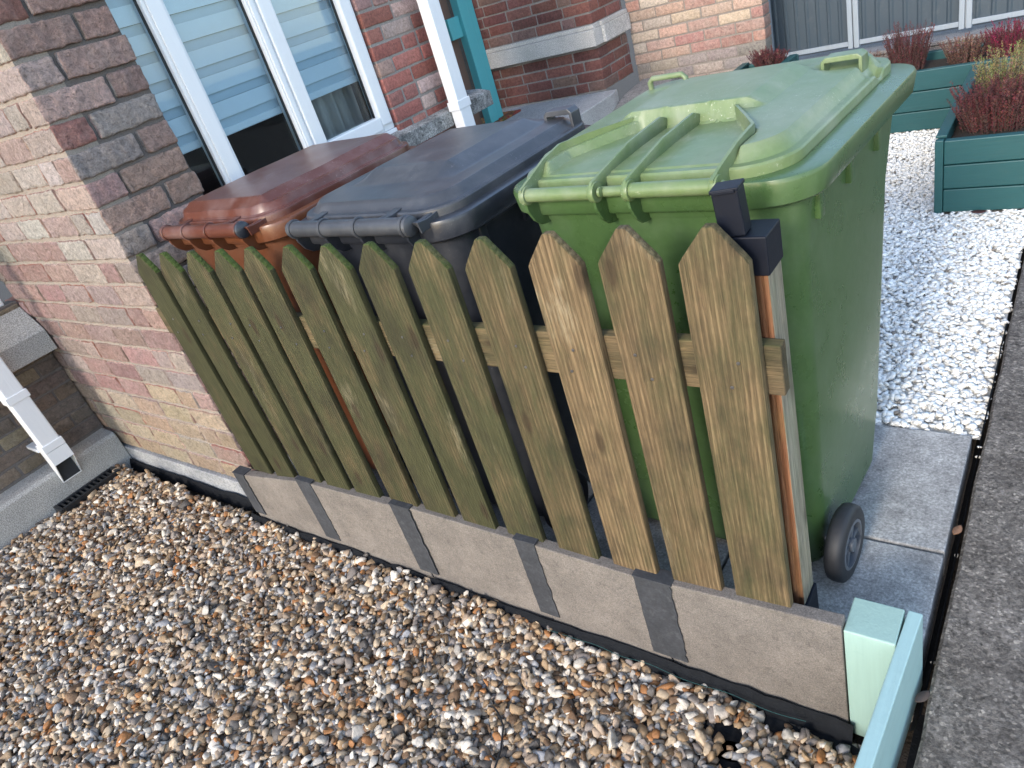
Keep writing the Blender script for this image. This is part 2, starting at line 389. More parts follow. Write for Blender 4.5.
so=link(bpy.data.objects.new('sun',sl)); so.rotation_euler=sv.to_track_quat('Z','Y').to_euler()
w=bpy.data.worlds.new('World'); S.world=w; w.use_nodes=True; nt=w.node_tree
sky=nt.nodes.new('ShaderNodeTexSky'); sky.sky_type='NISHITA'; sky.sun_disc=False; sky.sun_elevation=SUN_E
sky.sun_rotation=math.atan2(sv.x,sv.y); sky.air_density=1.0; sky.dust_density=.8; sky.ozone_density=.35
bg=nt.nodes['Background']; bg.inputs[1].default_value=.15; nt.links.new(sky.outputs[0],bg.inputs[0])
S.view_settings.view_transform='Standard'; S.view_settings.look='None'; S.view_settings.exposure=1.75; S.view_settings.gamma=1

# ------------------------------------------------------------------ ground
PZ=.165
def sheet(name,x0,x1,y0,y1,z,mat,n=1):
    b=MB(); b.add([(x0,y0,z),(x1,y0,z),(x1,y1,z),(x0,y1,z)],[(0,1,2,3)]); return b.build(name,mat)
tag(sheet('ground',-60,60,-60,60,-.06,M['earth']),kind='structure')
# gravel underlay with membrane showing
def mat_bed():
    t=NT('gravel_bed'); v=t('ShaderNodeTexVoronoi',{'Vector':t.coord(),'Scale':38}); d=t('ShaderNodeTexVoronoi',{'Vector':t.coord(),'Scale':38},feature='DISTANCE_TO_EDGE')
    sc=t('ShaderNodeSeparateColor',{0:v.outputs['Color']}); c=t.ramp(sc.outputs[0],[(0,(.10,.085,.07)),(.25,(.22,.15,.09)),(.5,(.33,.27,.2)),(.75,(.25,.22,.2)),(1,(.5,.46,.4))])
    e=t.ramp(d.outputs['Distance'],[(0,.15),(.12,1)]); t.set(Base_Color=t.mix(1.0,c,e,'MULTIPLY'),Roughness=.85); t.set(Normal=t.bump(e,.8,.012)); return t.m
tag(sheet('gravel_bed',-3.94,-.216,-2.6,-.06,-.022,mat_bed()),kind='structure')

def icosphere(sub):
    bm=bmesh.new(); bmesh.ops.create_icosphere(bm,subdivisions=sub,radius=1)
    V=np.array([v.co[:] for v in bm.verts]); F=np.array([[v.index for v in f.verts] for f in bm.faces]); bm.free(); return V,F
def stone_variants(sub,k,chips=11,lo=.42,hi=.82):
    V0,F=icosphere(sub); out=[]
    for _ in range(k):
        V=V0.copy()
        for _c in range(chips):
            n=rng.normal(size=3); n/=np.linalg.norm(n); d=rng.uniform(lo,hi)
            s=np.maximum(0,V@n-d); V-=s[:,None]*n*.95
        V/=np.abs(V).max(0); V*=np.array([1,rng.uniform(.55,.9),rng.uniform(.32,.62)]); out.append(V)
    return np.array(out),F
def rotmats(n,tilt):
    a=rng.uniform(0,2*np.pi,n); t=rng.normal(0,tilt,n); p=rng.uniform(0,2*np.pi,n)
    cz,sz=np.cos(a),np.sin(a); Rz=np.zeros((n,3,3)); Rz[:,0,0]=cz;Rz[:,0,1]=-sz;Rz[:,1,0]=sz;Rz[:,1,1]=cz;Rz[:,2,2]=1
    k=np.stack([np.cos(p),np.sin(p),np.zeros(n)],1); K=np.zeros((n,3,3)); K[:,0,1]=-k[:,2];K[:,0,2]=k[:,1];K[:,1,0]=k[:,2];K[:,1,2]=-k[:,0];K[:,2,0]=-k[:,1];K[:,2,1]=k[:,0]
    Rt_=np.eye(3)+np.sin(t)[:,None,None]*K+(1-np.cos(t))[:,None,None]*(K@K)
    return Rt_@Rz
def stones(name,P,size,cols,mat,sub=1,tilt=.45,variants=40,**kw):
    n=len(P); VV,F=stone_variants(sub,variants,**kw); Rm=rotmats(n,tilt)
    W=VV[rng.integers(0,variants,n)]*size[:,None,None]
    V=np.einsum('nij,nkj->nki',Rm,W)+P[:,None,:]
    nv=VV.shape[1]; FF=(F[None]+np.arange(n)[:,None,None]*nv).reshape(-1,3)
    C=np.repeat(cols,nv,0)
    return np_mesh(name,V.reshape(-1,3),FF,mat,C,True)
PAL=np.array([(.55,.51,.45),(.62,.58,.51),(.45,.36,.255),(.31,.215,.125),(.34,.155,.055),(.24,.21,.19),(.10,.09,.082),(.29,.295,.31),(.165,.10,.055),(.37,.285,.21)])
PW=np.array([.13,.09,.15,.16,.06,.10,.08,.04,.10,.09]); PW/=PW.sum()
def gravel():
    def seeds(den,z,lo,hi,gap):
        A=3.74*2.0; n=int(den*A)
        x=rng.uniform(-3.93,-.225,n); y=rng.uniform(-1.75,-.05,n)
        s=rng.uniform(lo,hi,n)*np.where(rng.random(n)<.05,1.55,1)
        zz=z+.009*np.sin(x*5+1)*np.sin(y*6)+.005*np.sin(x*17)*np.sin(y*13+2)+rng.normal(0,.002,n)+.016*np.exp((y+.06)/.10)*np.clip((-.95-x)/.5,0,1)+.040*np.clip((-2.75-x)/.7,0,1)
        keep=np.ones(n,bool)
        for (px,py,rx,ry) in ((-.565,-.165,.055,.03),(-.47,-.10,.035,.022),(-.53,-.23,.035,.03),(-.34,-.085,.03,.02)):
            keep&=~(((x-px)/rx)**2+((y-py)/ry)**2<1+.5*np.sin(x*200))
        keep&=~((x<-3.845)&(y>-.40)&(y<-.10))      # drain
        keep&=(y<-.060+gap-.009*np.sin(x*23)-.008*np.sin(x*61)-np.where(x>-1.2,.028*np.clip((x+1.2)/.9,0,1),0))
        # the wedge of ground in and around the picture
        line=-.127+(x+.27)*.468
        keep&=(y>line-.40)&(y>-1.45)
        P=np.stack([x,y,zz],1)[keep]; s=s[keep]
        k=rng.uniform(.72,1.22,(len(P),1))
        c=PAL[rng.choice(len(PAL),len(P),p=PW)]*k*np.array([1.06,1.0,.93])
        return P,s,c
    A_=[seeds(2600,-.022,.013,.021,.004),seeds(1900,-.013,.011,.021,.002)]
    P,s,c=[np.concatenate(t) for t in zip(*A_)]
    o=stones('gravel',P,s,c,M['stone'],1,.5)
    tag(o,kind='stuff')
    P2,s2,c2=seeds(2300,-.004,.0070,.0225,-.004)
    o2=stones('gravel_top',P2,s2,c2,M['stone'],2,.85,lo=.36,hi=.72)
    # one stuff object: join the two layers
    bpy.context.view_layer.objects.active=o
    with bpy.context.temp_override(active_object=o,object=o,selected_objects=[o,o2],selected_editable_objects=[o,o2]): bpy.ops.object.join()
    print('gravel stones',len(P)+len(P2))
gravel()
# bare patches of membrane on the bed
b=MB()
for (px,py,rx,ry) in ((-.565,-.165,.10,.06),(-.47,-.10,.07,.03),(-.53,-.23,.07,.06),(-.34,-.085,.06,.02)):
    ring=[(px+rx*math.cos(a)*(1+.15*math.sin(3*a)),py+ry*math.sin(a),-.018) for a in [2*math.pi*k/20 for k in range(20)]]
    b.add(ring,[tuple(range(20))])
tag(b.build('weed_membrane',M['membrane']),'bare black weed membrane showing through the brown gravel','weed membrane')
# black lining strip pulled up along the concrete boards
b=MB(); N=90; prev=None; vs=[]; 
for i in range(N+1):
    x=-4.0+(3.70)*i/N
    h=.015+.014*noise.noise(Vector((x*6,0,3)))+.012*noise.noise(Vector((x*19,4,3)))+ (.016 if x<-2.7 else 0)+.014*max(0,(x+1.3))
    wob=.006*noise.noise(Vector((x*9,9,1)))
    yb=-.042 if x>-2.75 else .012
    vs+= [(x,yb-.030+wob,-.02),(x,yb-.016+wob,h*.55),(x,yb-.006+wob,h),(x,yb-.002+wob*.3,h-.004)]
fs=[]
for i in range(N):
    for k in range(3): a=i*4+k; fs.append((a,a+4,a+5,a+1))
b.add(vs,fs,0,True)
# teal stitched line on the lining
b2=[]
for i in range(40):
    x=-1.15+.75*i/39; b2.append((x,-.075+.006*noise.noise(Vector((x*9,9,1))),.012+.004*math.sin(x*30)))
o=b.build('lining_strip',M['membrane']); tag(o,'black lining strip along the foot of the concrete edging','lining strip')
b=MB(); b.tube(b2,.0009,0,6); b.build('stitched_line',mat_flat('teal_thread',(.008,.05,.05),.8),o)

# thin black cable lying in the gravel
b=MB(); b.tube([(-1.16,-.365,.018),(-1.14,-.365,.026),(-1.12,-.373,.03),(-1.10,-.385,.03),(-1.08,-.40,.028),(-1.066,-.425,.026),(-1.05,-.455,.026),(-1.04,-.49,.024),(-1.03,-.53,.022)],.0028,0,8)
tag(b.build('cable',M['drain']),'thin black cable end curling across the brown gravel','cable')

# ------------------------------------------------------------------ paving, white gravel, pavement
b=MB()
xs=[-.185+(-.5)*k for k in range(0,6)]
for i in range(5):
    for (y0,y1) in ((.01,.412),(.42,.915)):
        dz=random.uniform(-.003,.002)
        b.box(xs[i+1]+.004,xs[i]-.004,y0+.002,y1-.002,.02,PZ+dz,0,.004)
tag(b.build('paving',M['paving']),kind='structure')
tag(sheet('paving_bed',-2.69,-.15,.005,4.3,.075,M['earth']),kind='structure')
tag(sheet('white_gravel_bed',-2.69,-.17,.92,4.3,.145,mat_flat('white_gravel_dust',(.42,.42,.41),.9,.4,60)),kind='structure')
def white():
    P=[];s=[]
    for (den,z) in ((4200,.148),(3200,.156),(1900,.163)):
        n=int(den*1.25*3.0); x=rng.uniform(-1.45,-.17,n); y=rng.uniform(.925,3.9,n)
        k=~((x>-.53)&(y>2.6))&(x<-.170+.008*np.sin(y*37))&(y>.925+.012*np.sin(x*41))
        k&=~((x<-.8)&(y<1.0)); P.append(np.stack([x,y,np.full(n,z)+rng.normal(0,.002,n)],1)[k]); s.append(rng.uniform(.0085,.0165,n)[k])
    # strays in the gap
    ex=np.array([(-.165,.88,.15),(-.166,.845,.14),(-.168,.47,.11),(-.169,.13,.10),(-.17,1.0,.15)])
    P.append(ex); s.append(np.full(len(ex),.008))
    P=np.concatenate(P); s=np.concatenate(s)
    c=np.array([(.86,.84,.79)])*rng.uniform(.86,1.06,(len(P),1)); dk=rng.random(len(P))<.012; c[dk]=np.array([.22,.19,.16])
    tag(stones('white_gravel',P,s,np.clip(c,0,.93),M['whitestone'],1,.5),kind='stuff')
white()
# pavement: long flags with rough edge
b=MB(); n=70; vs=[];fs=[]
yy=np.linspace(-6,9,220)
for y in yy:
    e=-.1575+.004*noise.noise(Vector((y*5,1,2)))+.003*noise.noise(Vector((y*23,5,2)))
    vs+=[(e,y,.03),(e+.001,y,PZ+.0),(e+.008,y,PZ+.008),(1.2,y,PZ+.012),(30,y,PZ+.012)]
for i in range(len(yy)-1):
    for k in range(4): a=i*5+k; fs.append((a,a+1,a+6,a+5))
b.add(vs,fs,0,True); tag(b.build('pavement',M['pavement']),kind='structure')
# black liner in the gap
b=MB(); vs=[];fs=[]
for i in range(80):
    y=-.05+3.2*i/79; h=.155+.012*noise.noise(Vector((y*4,0,8)))
    if .95<y<1.6: h+=.02
    x=-.1625+.003*noise.noise(Vector((y*11,2,2)))
    vs+=[(x-.022,y,.08),(x-.010,y,.10),(x-.004,y,h),(x-.001,y,h-.01)]
for i in range(79):
    for k in range(3): a=i*4+k; fs.append((a,a+4,a+5,a+1))
b.add(vs,fs,0,True); tag(b.build('liner',M['membrane']),'black plastic liner in the gap beside the pavement edge','liner')
tag(sheet('gap_floor',-.18,-.150,-4,4.3,.062,M['membrane']),kind='structure')
# small brown leaves
def leaf(loc,rz,s,col,label):
    b=MB(); vs=[];fs=[]; n=9
    for i in range(n):
        t=i/(n-1); wd=.42*math.sin(math.pi*min(1,t*1.02))**.8+.01
        for k in (-1,0,1): vs.append(((t-.5)*s,k*wd*s*.5,.012*s*8*abs(k)*.3+.1*s*(t-.5)**2))
    for i in range(n-1):
        for k in range(2): a=i*3+k; fs.append((a,a+3,a+4,a+1))
    b.add(vs,fs,0,True,col); o=b.build('fallen_leaf',M['leaf']); o.location=loc; o.rotation_euler=(.15,.1,rz)
    m=o.modifiers.new('s','SOLIDIFY'); m.thickness=.001; tag(o,label,'leaf','fallen leaves'); return o
leaf((-.36,2.53,.185),.3,.07,(.07,.025,.02),'dark red fallen leaf on white gravel below the planter front')
leaf((-.172,.50,.17),1.3,.045,(.25,.12,.06),'tan fallen leaf caught in the gap beside the paving')
leaf((-.166,-.02,.175),1.1,.045,(.06,.04,.03),'dark curled leaf wedged by the mint board end')

# ------------------------------------------------------------------ picket fence
fence=thing('picket_fence','weathered greenish timber picket fence screening the three wheelie bins','fence',(-1.5,0,.3))
FO=Vector((-1.5,0,.3))
cx=[-2.484,-2.324,-2.149,-1.990,-1.832,-1.649,-1.490,-1.330,-1.160,-.982,-.813,-.644,-.485]
tz=[1.232,1.234,1.236,1.238,1.241,1.243,1.241,1.242,1.242,1.244,1.249,1.254,1.251]
def picket(i,x,zt):
    b=MB(); h=.0625; z0=.285; t=.020
    lean=random.uniform(-.003,.003)
    prof=[(-h,z0),(h,z0),(h,zt-.070),(h-.008,zt-.058),(.009,zt-.002),(-.009,zt-.002),(-h+.008,zt-.058),(-h,zt-.070)]
    bm=bmesh.new(); 
    va=[bm.verts.new((p[0]+lean*(p[1]-z0),-t,p[1]-.3)) for p in prof]; vb=[bm.verts.new((p[0]+lean*(p[1]-z0),0,p[1]-.3)) for p in prof]
    bm.faces.new(va); bm.faces.new(vb[::-1])
    for k in range(len(prof)): bm.faces.new((va[k],va[(k+1)%len(prof)],vb[(k+1)%len(prof)],vb[k]))
    bmesh.ops.recalc_face_normals(bm,faces=bm.faces)
    bmesh.ops.bevel(bm,geom=list(bm.edges),offset=.0022,segments=2,affect='EDGES',profile=.5)
    g=[.95,.92,.85,.86,.85,.82,.84,.83,.78,.62,.30,.40,.50][i]; ms=[1,1,1,1,1,.9,.9,.8,.6,.45,.2,.15,.12][i]
    vl=[.33,.34,.42,.38,.42,.36,.44,.38,.46,.42,.58,.48,.52][i]; b.bm(bm,0,False,(g,ms,vl))
    # two nail heads
    for nz in (.93,.985):
        nx=random.uniform(-.03,.03)
        b.lathe([(0,-.0012),(.0035,-.0008),(.0038,0),(0,0)],(nx,0,0),'z',10,1)
        k=len(b.v)-40
        for q in range(k,len(b.v)):
            vx,vy,vz=b.v[q]; b.v[q]=(vx,-t-.0010+vz*1.0,nz-.3+vy)
    o=b.build('picket',[M['wood'],M['steel']],fence); o.location=Vector((x,random.uniform(-.0015,.0015),.3))-FO
    return o
for i,(x,z) in enumerate(zip(cx,tz)): picket(i,x,z)
b=MB()
b.box(-2.63,-.392,.0015,.030,.905,1.012,0,.003,col=(.45,.3,.5)); b.v=[tuple(Vector(v)-FO) for v in b.v]
# rail grain runs along x: separate material with swapped axis
def mat_rail():
    m=mat_wood('fence_rail_wood',base=(.15,.115,.07)); 
    for n in m.node_tree.nodes:
        if n.type=='MAPPING':
            s=n.inputs['Scale'].default_value; n.inputs['Scale'].default_value=(s[2],1,1)
    return m
b.build('rail',mat_rail(),fence)
b=MB(); b.box(-.4705,-.4105,.0315,.103,.300,1.20,0,.003,col=(.30,.1,.5)); b.v=[tuple(Vector(v)-FO) for v in b.v]
post=b.build('post',[M['postwood'],mat_wood('bare_orange_wood',base=(.22,.085,.04),light=(.31,.15,.08),green=(.2,.12,.05))],fence)
for p in post.data.polygons:
    if p.normal.y<-.9: p.material_index=1
b=MB(); b.box(-.474,-.405,.0285,.107,.165,.299,0,.002); b.v=[tuple(Vector(v)-FO) for v in b.v]; b.build('post_shoe',M['navy'],fence)
# post cap: square sleeve with a shorter leaning tube clipped on its left front
b=MB(); b.box(-.475,-.406,.027,.104,1.135,1.208,0,.003); b.v=[tuple(Vector(v)-FO) for v in b.v]; cap=b.build('post_cap',M['navy'],fence)
b=MB(); b.box(-.0225,.0225,-.020,.020,0,.080,0,.003); b.box(-.0245,.0245,-.022,.022,.079,.086,0,.002); b.box(-.019,.019,-.0247,-.0221,.078,.084,0,.001)
o=b.build('square_tube',M['navy'],cap); o.location=Vector((-.463,.047,1.2085))-FO; o.rotation_euler=(0,R(-4),R(4))

# ------------------------------------------------------------------ concrete boards under the fence
gb=thing('concrete_edging','low edging of concrete boards on edge joined with grey strips','garden edging',(-1.5,-.035,0)); GO=Vector((-1.5,-.035,0))
cuts=[(-2.69,-2.17,.318,.0),(-2.167,-1.655,.326,-.002),(-1.652,-1.15,.330,.002),(-1.147,-.757,.325,-.001),(-.754,-.314,.345,.0)]
tops=[(.243,.318),(.320,.330),(.338,.330),(.334,.322),(.327,.352)]
for (x0,x1,zt,dy),(za,zb) in zip(cuts,tops):
    b=MB(); prof=[(x0,-.03),(x1,-.03),(x1,zb),(x0,za)]
    b.prism(prof,'y',-.038+dy,-.003+dy,0,.003); b.v=[tuple(Vector(v)-GO) for v in b.v]; b.build('concrete_board',M['slab'],gb)
for k,(x,wd,zb) in enumerate(((-2.655,.075,.248),(-2.170,.088,.320),(-1.655,.088,.333),(-1.150,.070,.333),(-.757,.100,.322))):
    b=MB(); n=22; vs=[]
    for i in range(n+1):
        z=.035+(zb+.004-.035)*i/n; j=.008*noise.noise(Vector((i*2.3,k*5,0)))
        vs+=[(x-wd/2+j*.3,-.0425,z),(x+wd/2+j,-.0425,z)]
    bm=bmesh.new(); vv=[bm.verts.new(v) for v in vs]
    for i in range(n): bm.faces.new((vv[2*i],vv[2*i+1],vv[2*i+3],vv[2*i+2]))
    r=bmesh.ops.extrude_face_region(bm,geom=list(bm.faces)); bmesh.ops.translate(bm,vec=(0,.0015,0),verts=[g for g in r['geom'] if isinstance(g,bmesh.types.BMVert)])
    b.bm(bm); b.box(x-wd/2-.004,x+wd/2+.004,-.043,.002,zb+.0045,zb+.0095,0,.001)
    b.v=[tuple(Vector(v)-GO) for v in b.v]; b.build('joint_strip',M['tape'],gb)

# mint timber edging
t=thing('timber_edging','pale mint painted timber post and board edging the pavement','garden edging',(-.262,.015,0)); TO=Vector((-.262,.015,0))
b=MB(); b.box(-.312,-.2125,-.034,.063,-.03,.337,0,.003); b.v=[tuple(Vector(v)-TO) for v in b.v]; b.build('post',M['mint'],t)
b=MB(); b.box(-.2065,-.179,-1.9,.065,.10,.3365,0,.003); Rb=Matrix.Translation((-.2105,.065,0))@Matrix.Rotation(R(-3),4,'Z')@Matrix.Translation((.2105,-.065,0)); b.v=[tuple(Rb@Vector(v)-TO) for v in b.v]
mt=mat_paint('mint_painted_board',(.32,.47,.455),.11,.3,(.18,.29,.27),(1,.05,1)); b.build('board',mt,t)

# ------------------------------------------------------------------ wheelie bins
def smooth(a,b,x):
    t=min(1,max(0,(x-a)/(b-a))); return t*t*(3-2*t)
def lid_mesh(hx,y0,y1,r,rb,hfun,z0,n=46,thick=.028):
    """grid over a rounded rectangle, with height function and a turned-down edge"""
    cy=(y0+y1)/2; hy=(y1-y0)/2; N=2*n+1; idx={}; V=[]; F=[]
    def P(s,t):
        k=max(abs(s),abs(t))
        if k<1e-9: return (0,cy)
        qx,qy=s/k*hx,t/k*hy; rr=r if qy>0 else rb
        ax,ay=hx-rr,hy-rr
        if abs(qx)>ax and abs(qy)>ay:
            dx,dy=abs(qx)-ax,abs(qy)-ay; L=math.hypot(dx,dy)
            qx=math.copysign(ax+dx/L*rr,qx); qy=math.copysign(ay+dy/L*rr,qy)
        return (qx*k,cy+qy*k)
    for i in range(N):
        for j in range(N):
            s,t=(i-n)/n,(j-n)/n
            s=math.copysign(abs(s)**.9,s); t=math.copysign(abs(t)**.9,t)
            x,y=P(s,t); k=max(abs(s),abs(t))
            e=(1-k)*min(hx,hy)
            idx[i,j]=len(V); V.append((x,y,z0+hfun(x,y,e)))
    for i in range(N-1):
        for j in range(N-1): F.append((idx[i,j],idx[i+1,j],idx[i+1,j+1],idx[i,j+1]))
    edge=[(i,0) for i in range(N)]+[(N-1,j) for j in range(1,N)]+[(i,N-1) for i in range(N-2,-1,-1)]+[(0,j) for j in range(N-2,0,-1)]
    ring=[idx[e] for e in edge]; m=len(ring)
    prev=ring
    for (off,dz) in ((.003,-.004),(.004,-.010),(.004,-thick),(-.008,-thick),(-.008,-.006)):
        cur=[]
        for q in ring:
            x,y,z=V[q]; nx,ny=x/hx,(y-cy)/hy
            nx=math.copysign(abs(nx)**8,nx); ny=math.copysign(abs(ny)**8,ny); L=math.hypot(nx,ny) or 1
            cur.append(len(V)); V.append((x+nx/L*off,y+ny/L*off,z+dz))
        for k in range(m): F.append((prev[k],cur[k],cur[(k+1)%m],prev[(k+1)%m]))
        prev=cur
    return V,F
def plate(b,prof,x,t=.008,mi=0): b.prism(prof,'x',x-t/2,x+t/2,mi,.0015)

def wheelie_bin(kind,label,loc,yaw,H,mb,ml,wx=0,fy=0):
    root=thing('wheelie_bin',label,'wheelie bin',loc,yaw,'wheelie bins behind the picket fence')
    # ---- body
    b=MB(); rings=[]
    secs=[(.03,.250,.105,.500,.05),(.05,.256,.100,.508,.05),(.20,.266,.092,.540,.05),(.21,.268,.088,.542,.05),(.55,.282,.078,.600,.055),(.85,.294,.067,.652,.06),(H-.10,.304,.058,.690,.07),(H-.060,.308,.055,.700,.07)]
    for z,hx,ya,yb,r in secs:
        if wx: hx+=.016*max(0,1-z/.9); yb+=.045*max(0,1-z/.9)
        rings.append(rrect(wx*.5,(ya+yb+fy)/2,hx+wx*.5,(yb+fy-ya)/2,r,z,8))
    b.loft(rings,0,True,True,False)
    body=b.build('body',mb,root)
    # rim with its gussets
    b=MB(); rr=[]
    for z,hx,ya,yb,r in ((H-.075,.306,.053,.700,.08),(H-.058,.312,.050,.712,.09),(H-.056,.335,.035,.742,.10),(H-.050,.341,.030,.748,.10),(H-.010,.347,.028,.755,.10),(H-.002,.344,.030,.752,.10),(H,.338,.035,.746,.10),(H,.295,.07,.70,.07),(H-.04,.290,.075,.69,.07)):
        rr.append(rrect(wx*.5,(ya+yb+fy)/2,hx+wx*.5,(yb+fy-ya)/2,r,z,10))
    b.loft(rr,0,True,False,False)
    for s in (-1,1):
        for y in (.16,.34,.53):
            ox=wx if s>0 else 0; xa,xb=sorted((s*.285+ox,s*.314+ox)); b.box(xa,xb,y-.013,y+.013,H-.125,H-.0575,0,.003)
    for x in (-.2,0,.2): b.prism([(.69+fy,H-.057),(.742+fy,H-.057),(.738+fy,H-.075),(.683+fy,H-.16)],'x',x-.004,x+.004,0,.001)
    b.build('rim',mb,body)
    # ---- lid
    if kind=='green':
        def hf(x,y,e):
            h=.006+.027*smooth(.012,.034,e)+.006*smooth(.04,.2,e)
            lin=lambda a,b_,v: min(1,max(0,(v-a)/(b_-a))); h+=.020*lin(.185,.145,abs(x+.005))*smooth(.322,.338,y)*lin(.645,.60,y)       # raised middle
            wr=(.226 if y<.165 else (.226-.036*(y-.165)/.055 if y<.22 else .190-.068*(y-.22)/.105))
            rec=smooth(wr+.003,wr-.009,abs(x))*smooth(.334,.318,y)
            h=h*(1-rec)+rec*min(h,.008+.008*smooth(0,.25,y))
            for hxx in (-.205,.257):                                                   # finger dips at the front corners
                d=math.hypot((x-hxx)/.085,(y-.615)/.05); h-=.018*smooth(1,.6,d)*(1 if hxx>0 else .3)
            return h
    elif kind=='black':
        def hf(x,y,e):
            h=.006+.024*smooth(.010,.038,e)+.005*smooth(.04,.25,e)
            lin=lambda a,b_,v: min(1,max(0,(v-a)/(b_-a))); h+=.026*lin(.205,.150,abs(x))*lin(.20,.27,y)*lin(.69,.62,y)
            return h
    else:
        def hf(x,y,e):
            h=.006+.026*smooth(.010,.022,e)+.003*smooth(.03,.2,e)
            lin=lambda a,b_,v: min(1,max(0,(v-a)/(b_-a))); h+=.022*lin(.262,.225,abs(x))*lin(.075,.115,y)*lin(.715,.69,y)
            h+=.002*noise.noise(Vector((x*7,y*7,1)))
            return h
    V,F=lid_mesh(.306+wx*.3,.048,.735+fy,.075,.10,hf,H+.016,62)
    V=[(v[0]+wx*.3,v[1],v[2]) for v in V]
    b=MB(); b.add(V,F,0,True)
    lid=b.build('lid',ml,root,sharp=19)
    zb=H+.006
    # ---- hinge arms on the lid, grab handles
    if kind=='green':
        xs=(-.228,-.042,.040,.228)
        for k,x in enumerate(xs):
            b=MB()
            if k in (1,2):
                pr=[(-.018,zb-.012),(-.020,zb+.010),(-.008,zb+.024),(.05,H+.040),(.16,H+.058),(.30,H+.064),(.325,H+.054),(.325,H+.02),(.06,H+.016),(.012,zb-.014)]
                plate(b,pr,x,.007)
            else:
                s=1 if x>0 else -1
                # angled outer arm: a thin wall following three points in plan
                pts=[(x,-.018,zb-.014,zb+.018),(x,.02,zb-.014,H+.036),(x+s*.004,.09,H+.018,H+.056),(x+s*.006,.165,H+.02,H+.066),(x-s*.03,.22,H+.02,H+.067),(x-s*.098,.325,H+.02,H+.064)]
                bm=bmesh.new(); cols=[]
                for (px,py,zl,zh) in pts: cols.append([bm.verts.new((px-.0035,py,zl)),bm.verts.new((px+.0035,py,zl)),bm.verts.new((px+.0035,py,zh)),bm.verts.new((px-.0035,py,zh))])
                for a,c in zip(cols[:-1],cols[1:]):
                    for q in range(4): bm.faces.new((a[q],a[(q+1)%4],c[(q+1)%4],c[q]))
                bm.faces.new(cols[0]); bm.faces.new(cols[-1][::-1])
                bmesh.ops.recalc_face_normals(bm,faces=bm.faces)
                b.bm(bm)
            # boss round the bar
            b.lathe([(0,-.007),(.0205,-.007),(.0215,-.005),(.0215,.005),(.0205,.007),(0,.007)],(x,0,zb),'x',24)
            b.lathe([(0,.010),(.011,.011),(.010,.016),(0,.018)],(x,0,zb),'x',16)
            b.build('hinge_arm',ml,lid)
        for s in (-1,1):
            b=MB(); x0=s*.205+(.052 if s>0 else 0); zt=H+.050
            if s<0: b.tube([(x0-.055,.655,zt-.02),(x0-.055,.65,zt+.018),(x0-.045,.648,zt+.027),(x0+.045,.645,zt+.027),(x0+.055,.645,zt+.018),(x0+.055,.645,zt-.02)],.0075,0,10)
            else:
                b.prism([(x0-.045,zt-.03),(x0-.045,zt+.012),(x0-.035,zt+.020),(x0+.035,zt+.020),(x0+.045,zt+.012),(x0+.045,zt-.03),(x0+.037,zt-.03),(x0+.037,zt+.008),(x0-.037,zt+.008),(x0-.037,zt-.03)],'y',.60,.645,0,.002)
            b.build('lid_handle',ml,lid)
        segs=((-.228,-.042),(.040,.228)); rad=.0155
    else:
        xs=(-.245,-.105,.045,.225)
        for k,x in enumerate(xs):
            b=MB(); b.lathe([(0,-.005),(.0255,-.005),(.0275,-.003),(.0275,.003),(.0255,.005),(0,.005)],(x,0,zb),'x',24); b.build('bar_ring',ml,lid)
        # lid knuckles reaching from the lid edge to the bar
        for x in (-.175,.135):
            b=MB(); plate(b,[(-.004,zb+.022),(.03,H+.024),(.07,H+.028),(.07,H+.004),(.0,zb-.0)],x,.03); b.build('hinge_arm',ml,lid)
        b=MB()
        b.prism([(.02,zb-.02),(.075,H-.005),(.080,H+.018),(.03,H+.012),(.0,zb+.008)],'x',.245,.262,0,.003)
        plate(b,[(.0,zb-.02),(.075,H-.01),(.080,H+.016),(.03,H+.012),(-.004,zb+.010)],.270,.005)
        b.build('hinge_arm',ml,lid)
        for s in ((1,) if kind=='black' else ()):
            b=MB(); x0=s*.245; zt=H+.05
            b.prism([(x0-.05,zt-.03),(x0-.05,zt+.010),(x0-.038,zt+.022),(x0+.038,zt+.022),(x0+.05,zt+.010),(x0+.05,zt-.03),(x0+.04,zt-.03),(x0+.04,zt+.006),(x0-.04,zt+.006),(x0-.04,zt-.03)],'y',.655,.70,0,.002)
            b.build('lid_handle',ml,lid)
        segs=((-.262,.232),); rad=.0225
    for a,c in segs:
        b=MB(); b.tube([(a,0,zb),(c,0,zb)],rad,0,24); b.build('handle_bar',ml,root)
    if kind=='green':
        b=MB(); b.tube([(-.042,.012,zb-.004),(.040,.012,zb-.004)],.011,0,16); b.build('hinge_pin',ml,root)
    if kind!='green':
        b=MB(); b.lathe([(0,-.004),(.024,-.004),(.0265,0),(.025,.008),(.018,.012),(0,.013)],(.235,0,zb),'x',24)
        b.build('bar_end_cap',M['black'] if kind=='brown' else ml,root)
    # lugs carrying the bar
    for x in xs:
        b=MB(); pr=[(-.004,zb-.006),(-.012,zb-.016),(-.010,zb-.035),(.004,zb-.062),(.025,zb-.080),(.045,zb-.085),(.060,zb-.085),(.058,zb-.02),(.02,zb-.006)]
        plate(b,pr,x,.007); b.build('bar_lug',mb,body)
    # ---- wheels and axle
    b=MB(); b.tube([(-.30,.145,.10),(.30+wx,.145,.10)],.011,0,14); b.build('axle',M['steel'],root)
